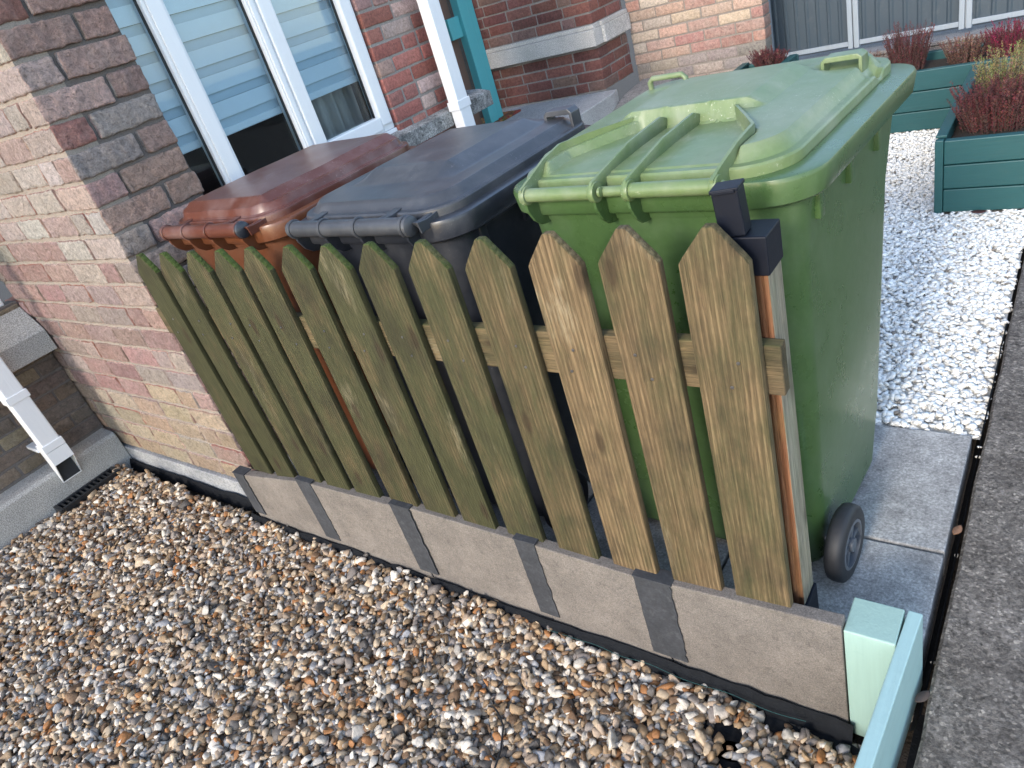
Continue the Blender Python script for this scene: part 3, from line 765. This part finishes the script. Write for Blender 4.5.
    for s in (-1,1):
        wr=empty('wheel',(s*.304+(wx+.014 if s>0 else 0),.145,.10),0,root)
        b=MB(); w=.021
        b.lathe([(.066,-w),(.090,-w),(.0975,-w*.75),(.100,-w*.35),(.100,w*.35),(.0975,w*.75),(.090,w),(.066,w)],(0,0,0),'x',56); b.build('tyre',M['rubber'],wr)
        b=MB(); b.lathe([(.0655,-.019),(.0655,.021),(.058,.022),(.057,-.019)],(0,0,0),'x',40)
        b.lathe([(0,-.020),(.018,-.020),(.018,.023),(.012,.025),(0,.025)],(0,0,0),'x',24)
        b.lathe([(0,-.010),(.058,-.010),(.058,-.004),(0,-.004)],(0,0,0),'x',32)
        for k in range(6):
            b.box(-.015,.015,.014,.059,-.006,.006,0,.001,Matrix.Rotation(2*math.pi*k/6,4,'X'))
        b.build('wheel_rim',M['hub'],wr)
    return root
wheelie_bin('green','large green wheelie bin with faded lid, nearest the pavement',(-.757,.165,PZ),R(-4),1.085,M['green'],M['greenlid'],.042,.025)
wheelie_bin('black','black wheelie bin standing between the brown bin and the green bin',(-1.505,.088,PZ),R(-3),1.070,M['black'],M['blacklid'])
wheelie_bin('brown','brown wheelie bin beside the bay wall with glossy lid',(-2.245,.110,PZ),R(-2),1.078,M['brown'],M['brownlid'])

# ------------------------------------------------------------------ house with square bay
HR=Vector((-3.4,1.2,0)); house=thing('house','brick terraced house with white window in a square bay','house',tuple(HR))
def hb(b,name,mats,parent=None,root=None,rv=None,**k):
    """build a collector in world coordinates and hang it on the house"""
    root=root or house; rv=HR if rv is None else rv
    o=b.build(name,mats,parent or root,**k)
    if parent is None: o.location=-rv
    return o
def wall_obj(name,boxes,cols,mortar_boxes,mbrick,mmort,step,amp,rnd,root,rv,seed,side=None):
    V,F,C=brick_mesh(boxes,cols,step,amp,rnd,seed,side)
    o=np_mesh(name,V,F,mbrick,C,True,root); o.location=-rv
    # mortar joins the same mesh
    me=o.data
    for mm in (mmort if isinstance(mmort,list) else [mmort]): me.materials.append(mm)
    bm=bmesh.new(); bm.from_mesh(me); lay=bm.loops.layers.color
    for bi,mbx in enumerate(mortar_boxes):
        x0,x1,y0,y1,z0,z1=mbx
        r=bmesh.ops.create_cube(bm,size=1)
        for v in r['verts']: v.co=Vector((x0+(v.co.x+.5)*(x1-x0),y0+(v.co.y+.5)*(y1-y0),z0+(v.co.z+.5)*(z1-z0)))
        fs=set(f for v in r['verts'] for f in v.link_faces)
        for f in fs: f.material_index=(bi+1 if isinstance(mmort,list) else 1); f.smooth=False
    bm.to_mesh(me); bm.free(); return o
CREAM=[((0.430,0.370,0.330),3),((0.421,0.328,0.294),2.5),((0.459,0.413,0.376),2),((0.393,0.280,0.254),1)]
PINK=[((0.391,0.254,0.235),3),((0.382,0.288,0.267),2),((0.356,0.218,0.208),2.5),((0.399,0.332,0.303),1.5)]
YEL=[((0.439,0.348,0.248),3),((0.422,0.307,0.218),2),((0.404,0.262,0.218),1.2),((0.431,0.361,0.285),1.5)]
def baycol(z):
    k=z+random.uniform(-.12,.12)
    return pick(YEL if k<.50 else (PINK if k<1.10 else CREAM))
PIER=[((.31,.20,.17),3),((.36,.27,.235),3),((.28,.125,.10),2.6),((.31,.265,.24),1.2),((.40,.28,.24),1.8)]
BX,BY,BE=-2.69,.03,2.05        # bay front plane, bay side plane, bay far end
boxes=[];cols=[];sides=[]
Z0,Z1=.112,2.55
D=.128; J=.012
for (za,zb,i) in courses(Z0,Z1):
    odd=i%2
    xe=BX if odd else BX-D-J
    x=xe; first=True
    while x>-4.12:
        L=.265 if not(first and not odd) else .135
        if not first and random.random()<.12: L=.135
        if not first: L+=random.uniform(-.012,.012)
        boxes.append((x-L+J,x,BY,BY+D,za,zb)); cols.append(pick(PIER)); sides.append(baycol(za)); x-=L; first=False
    y=BY if not odd else BY+D+J; k=0
    seq=[.252,.125] if not odd else [.252,.2]
    while y<.41:
        e=min(.43,y+seq[k%2])
        if .43-e<.04: e=.43
        e2=e-random.uniform(0,.008) if e>.42 else e
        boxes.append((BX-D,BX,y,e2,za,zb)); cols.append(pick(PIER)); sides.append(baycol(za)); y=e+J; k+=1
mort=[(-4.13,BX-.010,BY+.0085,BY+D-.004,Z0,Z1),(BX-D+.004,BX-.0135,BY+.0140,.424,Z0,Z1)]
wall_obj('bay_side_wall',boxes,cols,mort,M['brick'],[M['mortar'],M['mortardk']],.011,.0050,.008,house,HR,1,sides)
# bay front: brick below the sill, right pier, head
RED=[((.30,.105,.085),3),((.34,.14,.115),3),((.25,.085,.07),2),((.36,.22,.19),1.5),((.40,.30,.27),.8)]
boxes=[];cols=[]
for (za,zb,i) in courses(Z0,Z1,.072,.011):
    odd=i%2
    spans=[(.44,BE)] if zb<1.06 else ([(1.535,BE)] if zb<2.4 else [(.44,BE)])
    for (a,c) in spans:
        y=a; first=.205 if odd else .1; k=0
        while y<c-.02:
            L=first if k==0 else (.205 if random.random()<.7 else .1)
            e=min(c,y+L)
            if c-e<.03: e=c
            boxes.append((BX-D,BX,y,e,za,zb)); cols.append(pick(RED)); y=e+.012; k+=1
mort=[(BX-D+.004,BX-.005,.436,BE-.004,Z0,1.075),(BX-D+.004,BX-.005,1.54,BE-.004,1.075,2.40),(BX-D+.004,BX-.005,.436,BE-.004,2.40,Z1)]
wall_obj('bay_front_wall',boxes,cols,mort,M['redbrick'],M['mortarred'],.024,.0020,.005,house,HR,2)
# far cheek of the bay and plain inner faces
b=MB(); b.box(-3.45,BX-D-.002,BE-.10,BE,.0,Z1); hb(b,'bay_cheek',M['mortarred'])
b=MB(); b.prism([(BX-.14,BE),(-4.14,BE),(-4.14,BY-.010),(BX+.012,BY-.010),(BX+.012,BE)][::1],'z',-.03,.107,0,.004); hb(b,'plinth',M['bayplinth'])
# sill of the bay window
def sill(y0,y1,name='window_sill',x=BX,proj=.055,z0=1.07,zf=1.145,zb=1.172,mat='sill'):
    b=MB(); b.prism([(x-.115,z0+.002),(x+proj,z0),(x+proj,zf),(x-.02,zb-.008),(x-.115,zb-.002)],'y',y0,y1,0,.004); return hb(b,name,M[mat])
sill(.435,2.235)
# window: frame, mullions, opening sash
XW=-2.715
def bar(b,y0,y1,z0,z1,x0=XW-.06,x1=XW,bev=.004): b.box(x0,x1,y0,y1,z0,z1,0,bev)
b=MB(); zt=2.42; zs=1.180
bar(b,.36,.425,zs,zt)
bar(b,.4255,1.4595,zs,zs+.062); bar(b,.4255,1.4595,zt-.06,zt); bar(b,1.460,1.532,zs,zt)
bar(b,.552,.640,zs+.0625,zt-.0605); bar(b,.980,1.045,zs+.0625,zt-.0605)
# raised outer rebate lines
for (a,c) in ((.565,.626),(.988,1.012)): b.box(XW+.0005,XW+.010,a,c,zs+.064,zt-.064,0,.003)
b.box(XW-.07,XW+.012,.36,1.532,zs-.020,zs-.0005,0,.004)
win=hb(b,'window',M['white'])
b=MB(); x0,x1=XW-.045,XW+.014
b.box(x0,x1,1.024,1.094,zs+.03,zt-.03,0,.006); b.box(x0,x1,1.448,1.518,zs+.03,zt-.03,0,.006)
b.box(x0,x1,1.0945,1.4475,zs+.012,zs+.075,0,.006); b.box(x0,x1,1.0945,1.4475,zt-.10,zt-.03,0,.006)
b.build('sash',M['white'],win)
b=MB()
gx=XW-.030
for (a,c,z0_,z1_) in ((.4258,.5515,zs+.063,zt-.061),(.6405,.9795,zs+.063,zt-.061),(1.0947,1.4473,zs+.0755,zt-.1005)):
    b=MB(); b.box(gx-.006,gx,a,c,z0_,z1_); b.build('pane',M['glass'],win)
# black gaskets
b=MB()
for (y,z0_,z1_) in ((.5485,zs+.063,zt-.06),(.9765,zs+.063,zt-.06),(1.4445,zs+.076,zt-.101)):
    b=MB(); b.box(gx+.0005,gx+.010,y-.004,y+.0025,z0_,z1_); b.build('gasket',M['drain'],win)
# banded blind: opaque bands in front, sheer between
b=MB(); bx=XW-.075
for (a,c) in ((.37,.585),(.605,1.0),(1.03,1.525)):
    b=MB(); z=1.432; k=0
    b.box(bx-.014,bx+.006,a,c,z-.004,z+.026,0,.004); z+=.0262
    while z<2.42:
        b.box(bx+.000,bx+.002,a,c,z,z+.034,1); b.box(bx+.010,bx+.0125,a,c,z+.0345,z+.098,0,.001); z+=.0985
    b.build('blind',[M['blind'],M['blindsheer']],win)
# room behind
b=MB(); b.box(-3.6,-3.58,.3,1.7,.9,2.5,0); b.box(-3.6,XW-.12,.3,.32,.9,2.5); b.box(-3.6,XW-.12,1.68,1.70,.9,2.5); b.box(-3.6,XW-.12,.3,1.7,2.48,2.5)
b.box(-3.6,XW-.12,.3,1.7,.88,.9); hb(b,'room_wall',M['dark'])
b=MB(); b.box(XW-.30,XW-.072,.37,1.525,1.165,1.195,0,.004); hb(b,'window_board',M['white'])
b=MB(); vs=[];fs=[]; n=40
for i in range(n+1):
    y=1.14+.40*i/n; x=XW-.20+.03*math.sin(i*.9)+.012*math.sin(i*2.3)
    vs+=[(x,y,1.22),(x,y,2.4)]
for i in range(n): fs.append((2*i,2*i+2,2*i+3,2*i+1))
b.add(vs,fs,0,True); o=hb(b,'curtain',M['curtain']); m=o.modifiers.new('s','SOLIDIFY'); m.thickness=.004
# white downpipe on the bay front
def downpipe(x,y0,y1,z0,z1,dep,name='downpipe'):
    b=MB(); b.box(x,x+dep,y0,y1,z0,z1,0,.006); return hb(b,name,M['white'])
dp=downpipe(BX+.060,1.865,1.955,.30,2.56,.065)
b=MB(); b.box(BX+.056,BX+.129,1.858,1.962,1.14,1.185,0,.003); b.build('pipe_clip',M['white'],dp)
# recessed wall to the left with plinth, sill, window corner and downpipe
FX=-4.08; boxes=[];cols=[]
BRN=[((.27,.20,.15),3),((.22,.16,.13),2),((.31,.24,.17),2),((.19,.15,.13),1.5)]
for (za,zb,i) in courses(.225,2.55,.076,.012):
    y=BY-.004; k=0
    while y>-1.85:
        L=.11 if (k==0 and i%2) else .22
        if za>.92 and -.95<y<.05 and zb<2.3: 
            break
        boxes.append((FX-D,FX,y-L+.01,y,za,zb)); cols.append(pick(BRN)); y-=L; k+=1
wall_obj('brick_wall',boxes,cols,[(FX-D+.003,FX-.005,-1.87,BY-.006,.21,.99)],M['brick'],M['mortardk'],.026,.0025,.006,house,HR,5)
b=MB(); b.prism([(FX-.11,-.05),(FX+.13,-.05),(FX+.13,.195),(FX+.115,.21),(FX-.11,.222)],'y',-1.95,BY-.012,0,.004); hb(b,'plinth',M['plinth'])
sill(-1.8,BY-.006,x=FX,proj=.13,z0=.730,zf=.838,zb=.985,mat='plinth')
b=MB(); fx=FX-.03
b.box(fx-.06,fx,-.10,-.02,.99,2.3,0,.005); b.box(fx-.06,fx,-1.72,-.1005,.99,1.07,0,.005); b.box(fx-.06,fx,-1.72,-.1005,2.22,2.3,0,.005); b.box(fx-.06,fx,-1.79,-1.7205,.99,2.3,0,.005)
w2=hb(b,'window',M['white'])
b=MB(); b.box(fx-.036,fx-.03,-1.7195,-.101,1.0705,2.219); b.build('pane',M['glass'],w2)
b=MB(); b.box(fx-.5,fx-.48,-2.6,.02,.9,2.4); hb(b,'room_wall',M['dark'])
dp=downpipe(FX+.140,-.312,-.222,.30,2.50,.07)
for za in (.335,.62):
    b=MB(); b.box(FX+.135,FX+.215,-.319,-.215,za,za+.04,0,.003); b.build('pipe_collar',M['white'],dp)
b=MB(); b.box(FX+.002,FX+.139,-.325,-.20,.335,.355,0,.002); b.build('pipe_clip',M['white'],dp)
# open shoe at the foot, kicked outwards
b=MB()
t=.0045; sx0,sx1=FX+.135,FX+.215; sy0,sy1=-.317,-.217
b.box(sx0,sx0+t,sy0,sy1,.135,.334)                                   # back
b.box(sx1-t,sx1,sy0,sy1,.262,.334)                                   # short front
for ya in (sy0,sy1-t): b.prism([(sx0+t+.0003,.135),(sx1-t-.0003,.264),(sx1-t-.0003,.333),(sx0+t+.0003,.333)],'y',ya+.0002,ya+t-.0002)
b.build('shoe',M['white'],dp)
b=MB(); b.box(sx0+t+.001,sx1-t-.001,sy0+t+.001,sy1-t-.001,.272,.330); b.box(sx0+t+.0008,sx0+t+.003,sy0+t+.001,sy1-t-.001,.142,.2715); b.build('pipe_mouth',M['dark'],dp)
# front door zone
b=MB(); b.box(-3.475,-3.44,2.06,3.06,.775,2.5,0,.004); hb(b,'door',M['door'])
b=MB(); b.box(-3.42,-3.36,3.065,3.155,.775,2.55,0,.004); b.box(-3.438,-3.38,3.1555,3.245,.775,2.55,0,.004); b.box(-3.43,-3.385,2.945,3.0645,1.37,1.50,0,.004); b.box(-3.41,-3.365,2.06,3.0645,2.45,2.55,0,.004)
hb(b,'door_frame',M['turq'])

# drain grate beside the plinth
dr=thing('drain_grate','black plastic drain grate half covered by gravel below the downpipe','drain cover',(-3.87,-.29,0)); DO=Vector((-3.87,-.29,0))
b=MB(); DO=Vector((-3.87,-.29,-.030)); b.box(-3.945,-3.85,-.42,-.40,.0,.034,0,.004); b.box(-3.945,-3.85,-.11,-.09,.0,.034,0,.004); b.box(-3.945,-3.930,-.3995,-.1105,.0,.034,0,.003); b.box(-3.865,-3.85,-.3995,-.1105,.0,.034,0,.003)
b.v=[tuple(Vector(v)-DO) for v in b.v]; b.build('frame',M['drain'],dr)
b=MB()
for k in range(11): y=-.388+.025*k; b.box(-3.9295,-3.8655,y,y+.010,.008,.030,0,.002)
b.v=[tuple(Vector(v)-DO) for v in b.v]; b.build('grate',M['drain'],dr)

# ------------------------------------------------------------------ porch step and neighbouring house
b=MB(); b.prism([(-4.3,2.275),(-2.575,2.275),(-2.575,3.44),(-2.60,3.545),(-4.3,3.545)],'z',.62,.772,0,.008)
st=thing('porch_step','pale stone doorstep slab with a dark dirty side below it','doorstep',(-3.4,2.9,PZ)); SO=Vector((-3.4,2.9,PZ))
b.v=[tuple(Vector(v)-SO) for v in b.v]; b.build('step_slab',M['step'],st)
b=MB(); b.box(-4.3,-2.585,2.28,3.544,.08,.6195,0,.01); b.prism([(2.285,.08),(3.9,.08),(3.9,.74),(3.60,.72),(2.285,.42)],'x',-2.5845,-2.30,0,.012); b.v=[tuple(Vector(v)-SO) for v in b.v]; b.build('step_base',M['darkstone'],st)
# doormat
b=MB(); n=26
cs=[(.30,.06,.04),(.22,.10,.03),(.35,.16,.05),(.16,.05,.03),(.12,.12,.04)]
for i in range(n):
    for j in range(12):
        x0=-3.80+.019*i; y0=3.00+.03*j; b.box(x0,x0+.021,y0,y0+.029,.7735,.786+.003*random.random(),0,0,None,random.choice(cs))
tag(b.build('doormat',M['mat']),'reddish brown doormat lying on the pale porch step','doormat')
NR=Vector((-3.2,3.9,0)); nb=thing('house','red brick side of the next house with pale stone band','house',tuple(NR))
DRED=[((.175,.068,.055),3),((.205,.085,.068),3),((.14,.055,.048),2),((.19,.115,.095),1.2)]
NY=3.55
for (lo_,hi_,s_) in ((.775,1.071,8),(1.206,2.55,9)):
    boxes=[];cols=[]
    for (za,zb,i) in courses(lo_,hi_,.07,.010):
        odd=i%2; x=-2.69 if odd else -2.69-D-.01; first=True
        while x>-3.62:
            L=.215 if not(first and not odd) else .107
            boxes.append((x-L+.01,x,NY,NY+D,za,zb)); cols.append(pick(DRED)); x-=L; first=False
        y=NY if not odd else NY+D+.01
        while y<3.98:
            e=min(y+.205,3.985); boxes.append((-2.69-D,-2.69,y,e,za,zb)); cols.append(pick(DRED)); y=e+.01
    wall_obj('brick_wall',boxes,cols,[(-3.62,-2.695,NY+.005,NY+D-.004,lo_,hi_),(-2.69-D+.004,-2.695,NY+D-.006,3.984,lo_+.001,hi_-.001)],M['redbrick'],M['mortarred'],.03,.0016,.004,nb,NR,s_)
b=MB(); zl,zm,zh=1.072,1.178,1.205
b.box(-3.62,-2.665,NY-.05,NY+.06,zl,zm,0,.004); b.box(-3.62,-2.672,NY-.03,NY+.06,zm+.001,zh,0,.004)
b.box(-2.78,-2.642,NY+.061,3.985,zl,zm,0,.004); b.box(-2.78,-2.650,NY+.061,3.985,zm+.001,zh,0,.004)
for xj in (-3.14,): b.box(xj-.0015,xj+.0015,NY-.0512,NY-.049,zl+.002,zm-.002)
o=b.build('stone_band',M['band'],nb); o.location=-NR
b=MB(); b.box(-3.75,-3.625,3.25,NY+.3,.775,2.57); o=b.build('wall_return',M['mortardk'],nb); o.location=-NR

# pale brick wall running out from the corner
WR=Vector((-2.2,4.05,PZ)); pw=thing('brick_wall','pale pinkish brick garden wall behind the green bin','wall',tuple(WR))
PALE=[((.42,.27,.21),3),((.47,.35,.27),3),((.50,.41,.33),2),((.37,.20,.16),2)]
DPAL=[((.25,.21,.19),3),((.33,.25,.21),2)]
boxes=[];cols=[]
for (za,zb,i) in courses(.12,2.37,.07,.010):
    x=-2.665; k=0
    while x<-1.73:
        L=.108 if (k==0 and i%2) else .216
        e=min(-1.715,x+L); 
        if -1.715-e<.04: e=-1.715
        boxes.append((x,e-.01,4.0,4.0+D,za,zb)); cols.append(pick(DPAL if za<.78 else PALE)); x=e; k+=1
wall_obj('bricks',boxes,cols,[(-2.663,-1.727,4.005,4.0+D-.004,.1,2.37)],M['palebrick'],M['mortar'],.028,.0018,.004,pw,WR,11)

# ------------------------------------------------------------------ metal fence on its low wall
FR=Vector((-.6,4.45,0)); mf=thing('metal_fence','dark grey ribbed sheet metal fence on pale galvanised posts','fence',tuple(FR))
FY=4.42
def fb(b,name,mat): 
    o=b.build(name,mat,mf); o.location=-FR; return o
posts=[-1.845,-1.29,-.66,-.03,.60]
for k,(a,c) in enumerate(zip(posts[:-1],posts[1:])):
    b=MB(); x0,x1=a+.035,c-.035; n=14; pr=[]
    for i in range(n*4+1):
        x=x0+(x1-x0)*i/(n*4); d=[0,.0,.007,.007][i%4]; pr.append((x,FY-d*(1 if i%8<4 else .0)))
    prof=pr+[(x,y+.004) for x,y in pr[::-1]]
    b.prism(prof,'z',.64,2.3)
    fb(b,'panel',M['fencemetal'])
    b=MB(); b.box(x0,x1,FY-.026,FY-.0085,.612,.640,0,.002); fb(b,'bottom_rail',M['fenceframe'])
for x in posts:
    b=MB(); b.box(x-.034,x-.004,FY-.03,FY+.02,.595,2.32,0,.003); b.box(x+.004,x+.034,FY-.03,FY+.02,.595,2.32,0,.003); b.box(x-.0035,x+.0035,FY-.01,FY+.01,.60,2.3)
    p=fb(b,'post',M['fenceframe'])
lw=MB(); lw.box(-1.90,1.2,4.36,4.60,.05,.535,0,.012); lw.box(-1.90,1.2,4.345,4.615,.5355,.560,0,.006)
tag(lw.build('low_wall',M['lowwall']),'low rendered wall under the dark grey metal fence','wall')

# ------------------------------------------------------------------ teal planters
def planter(x0,x1,y0,y1,z0,z1,label,cap_left=False):
    c=Vector(((x0+x1)/2,(y0+y1)/2,z0)); t=thing('planter',label,'planter',tuple(c),0,'teal timber planters'); th=.04
    h=(z1-z0)/3
    def pb(b,name): 
        b.v=[tuple(Vector(v)-c) for v in b.v]; return b.build(name,M['planter'] if name!='soil' else M['soil'],t)
    for side in range(4):
        b=MB()
        for k in range(3):
            a,d=z0+h*k+.0025,z0+h*(k+1)-.0025
            if side==0: b.box(x0+.032,x1-.032,y0,y0+th,a,d,0,.004)
            if side==1: b.box(x0+.032,x1-.032,y1-th,y1,a,d,0,.004)
            if side==2: b.box(x0,x0+th-.01,y0+.031,y1-.031,a,d,0,.004)
            if side==3: b.box(x1-th+.01,x1,y0+.031,y1-.031,a,d,0,.004)
        pb(b,'board_panel')
    for (px,py) in ((x0-.004,y0-.004),(x1-.030,y0-.004),(x0-.004,y1-.030),(x1-.030,y1-.030)):
        b=MB(); b.box(px,px+.034,py,py+.034,z0-.01,z1+.003,0,.004); pb(b,'corner_post')
    b=MB(); b.box(x0-.006,x0+.038,y0+.033,y1-.033,z1+.002,z1+.014,0,.003); pb(b,'top_rail')
    b=MB(); b.box(x1-.038,x1+.006,y0+.033,y1-.033,z1+.002,z1+.014,0,.003); pb(b,'top_rail')
    b=MB(); n=14; vs=[];fs=[]
    for i in range(n+1):
        for j in range(n+1):
            x=x0+.031+(x1-x0-.062)*i/n; y=y0+.041+(y1-y0-.082)*j/n; vs.append((x,y,z1-.05+.02*noise.noise(Vector((x*9,y*9,1)))))
    for i in range(n):
        for j in range(n): a=i*(n+1)+j; fs.append((a,a+n+1,a+n+2,a+1))
    b.add(vs,fs,0,True); pb(b,'soil'); return t
planter(-.54,-.05,2.585,3.845,PZ,.505,'dark teal timber planter at the right edge of white gravel')
planter(-1.55,.20,3.862,4.34,PZ,.515,'long dark teal timber planter in front of the grey metal fence')
planter(-1.80,-1.47,3.52,3.80,PZ,.735,'teal timber planter half hidden behind the green bin')

# ------------------------------------------------------------------ heathers
def heather(loc,rad,h,nst,palette,label,spread=.55,leafn=40,name='heather'):
    V=[];F=[];C=[]; ST=[]
    def quad(p,d,u,l,wd,c):
        s=d.cross(u); s=s.normalized() if s.length>1e-6 else Vector((1,0,0))
        a=len(V); V.extend([p-s*wd,p+s*wd,p+s*wd*.5+d*l,p-s*wd*.5+d*l]); F.append((a,a+1,a+2,a+3)); C.extend([c]*4)
    st=MB()
    for k in range(nst):
        a=random.uniform(0,2*math.pi); r=rad*math.sqrt(random.random())*.55
        base=Vector((r*math.cos(a),r*math.sin(a)*.8,0)); lean=Vector((math.cos(a),math.sin(a)*.8,0))*random.uniform(.1,1)*spread*(r/rad+.3)
        L=h*random.uniform(.55,1.0)*(1-.35*r/rad); col=pick(palette); pts=[]
        bend=Vector((random.uniform(-1,1),random.uniform(-1,1),0))*.12
        for i in range(9):
            t=i/8; pts.append(base+(lean*t+bend*t*t)*L+Vector((0,0,L*t*(1-.1*t))))
        st.tube([tuple(p) for p in pts[:8]],[.0022*(1-.8*i/8) for i in range(8)],0,4)
        tipc=pick(palette)
        for q in range(leafn):
            t=.06+.94*(q/leafn); i=min(7,int(t*8)); f=t*8-i; p=pts[i].lerp(pts[i+1],f); ax=(pts[i+1]-pts[i]).normalized()
            for w in range(2):
                b_=random.uniform(0,2*math.pi); side=Vector((math.cos(b_),math.sin(b_),0)); d=(ax*random.uniform(.35,1)+side*.85).normalized()
                cc=tuple(c*random.uniform(.7,1.35) for c in (col if t<.7 else tipc))
                quad(p,d,Vector((0,0,1)).cross(side),random.uniform(.006,.014)*(1.15-.5*t),random.uniform(.0010,.0020),cc)
    t=thing(name,label,'plant',loc,0,'heathers in the planters')
    np_mesh('foliage',np.array([v[:] for v in V]),np.array(F),M['leaf'],np.array(C),False,t)
    st.build('stem',mat_flat('heather_stem',(.07,.045,.035),.9),t)
    return t
DR=[((.085,.018,.022),3),((.12,.025,.03),2),((.06,.02,.02),2),((.13,.05,.045),1)]
CR=[((.20,.012,.05),2),((.12,.015,.03),3),((.08,.018,.022),2)]
YG=[((.21,.19,.075),3),((.25,.20,.10),2),((.16,.17,.06),2)]
BR=[((.11,.05,.04),3),((.16,.08,.06),2),((.20,.13,.10),1)]
heather((-.31,2.90,.45),.31,.27,380,DR,'dark maroon heather filling the near end of right planter')
heather((-.33,3.22,.46),.20,.34,150,YG,'yellow green heather behind maroon heather in the right planter',.35)
heather((-.92,4.08,.47),.16,.36,130,DR,'tall dark red heather upright against the grey metal fence',.45)
heather((-.62,4.08,.47),.14,.20,90,BR,'low brownish heather in the back planter corner',.7)
heather((-.40,4.10,.47),.20,.24,150,CR,'crimson heather at the far right of the back planter',.6)
heather((-1.16,4.08,.47),.12,.20,70,BR,'small brown heather just above the front of green lid',.7)
heather((-1.60,3.66,.70),.12,.17,120,DR,'dark red heather beside the pale brick wall end',.7)
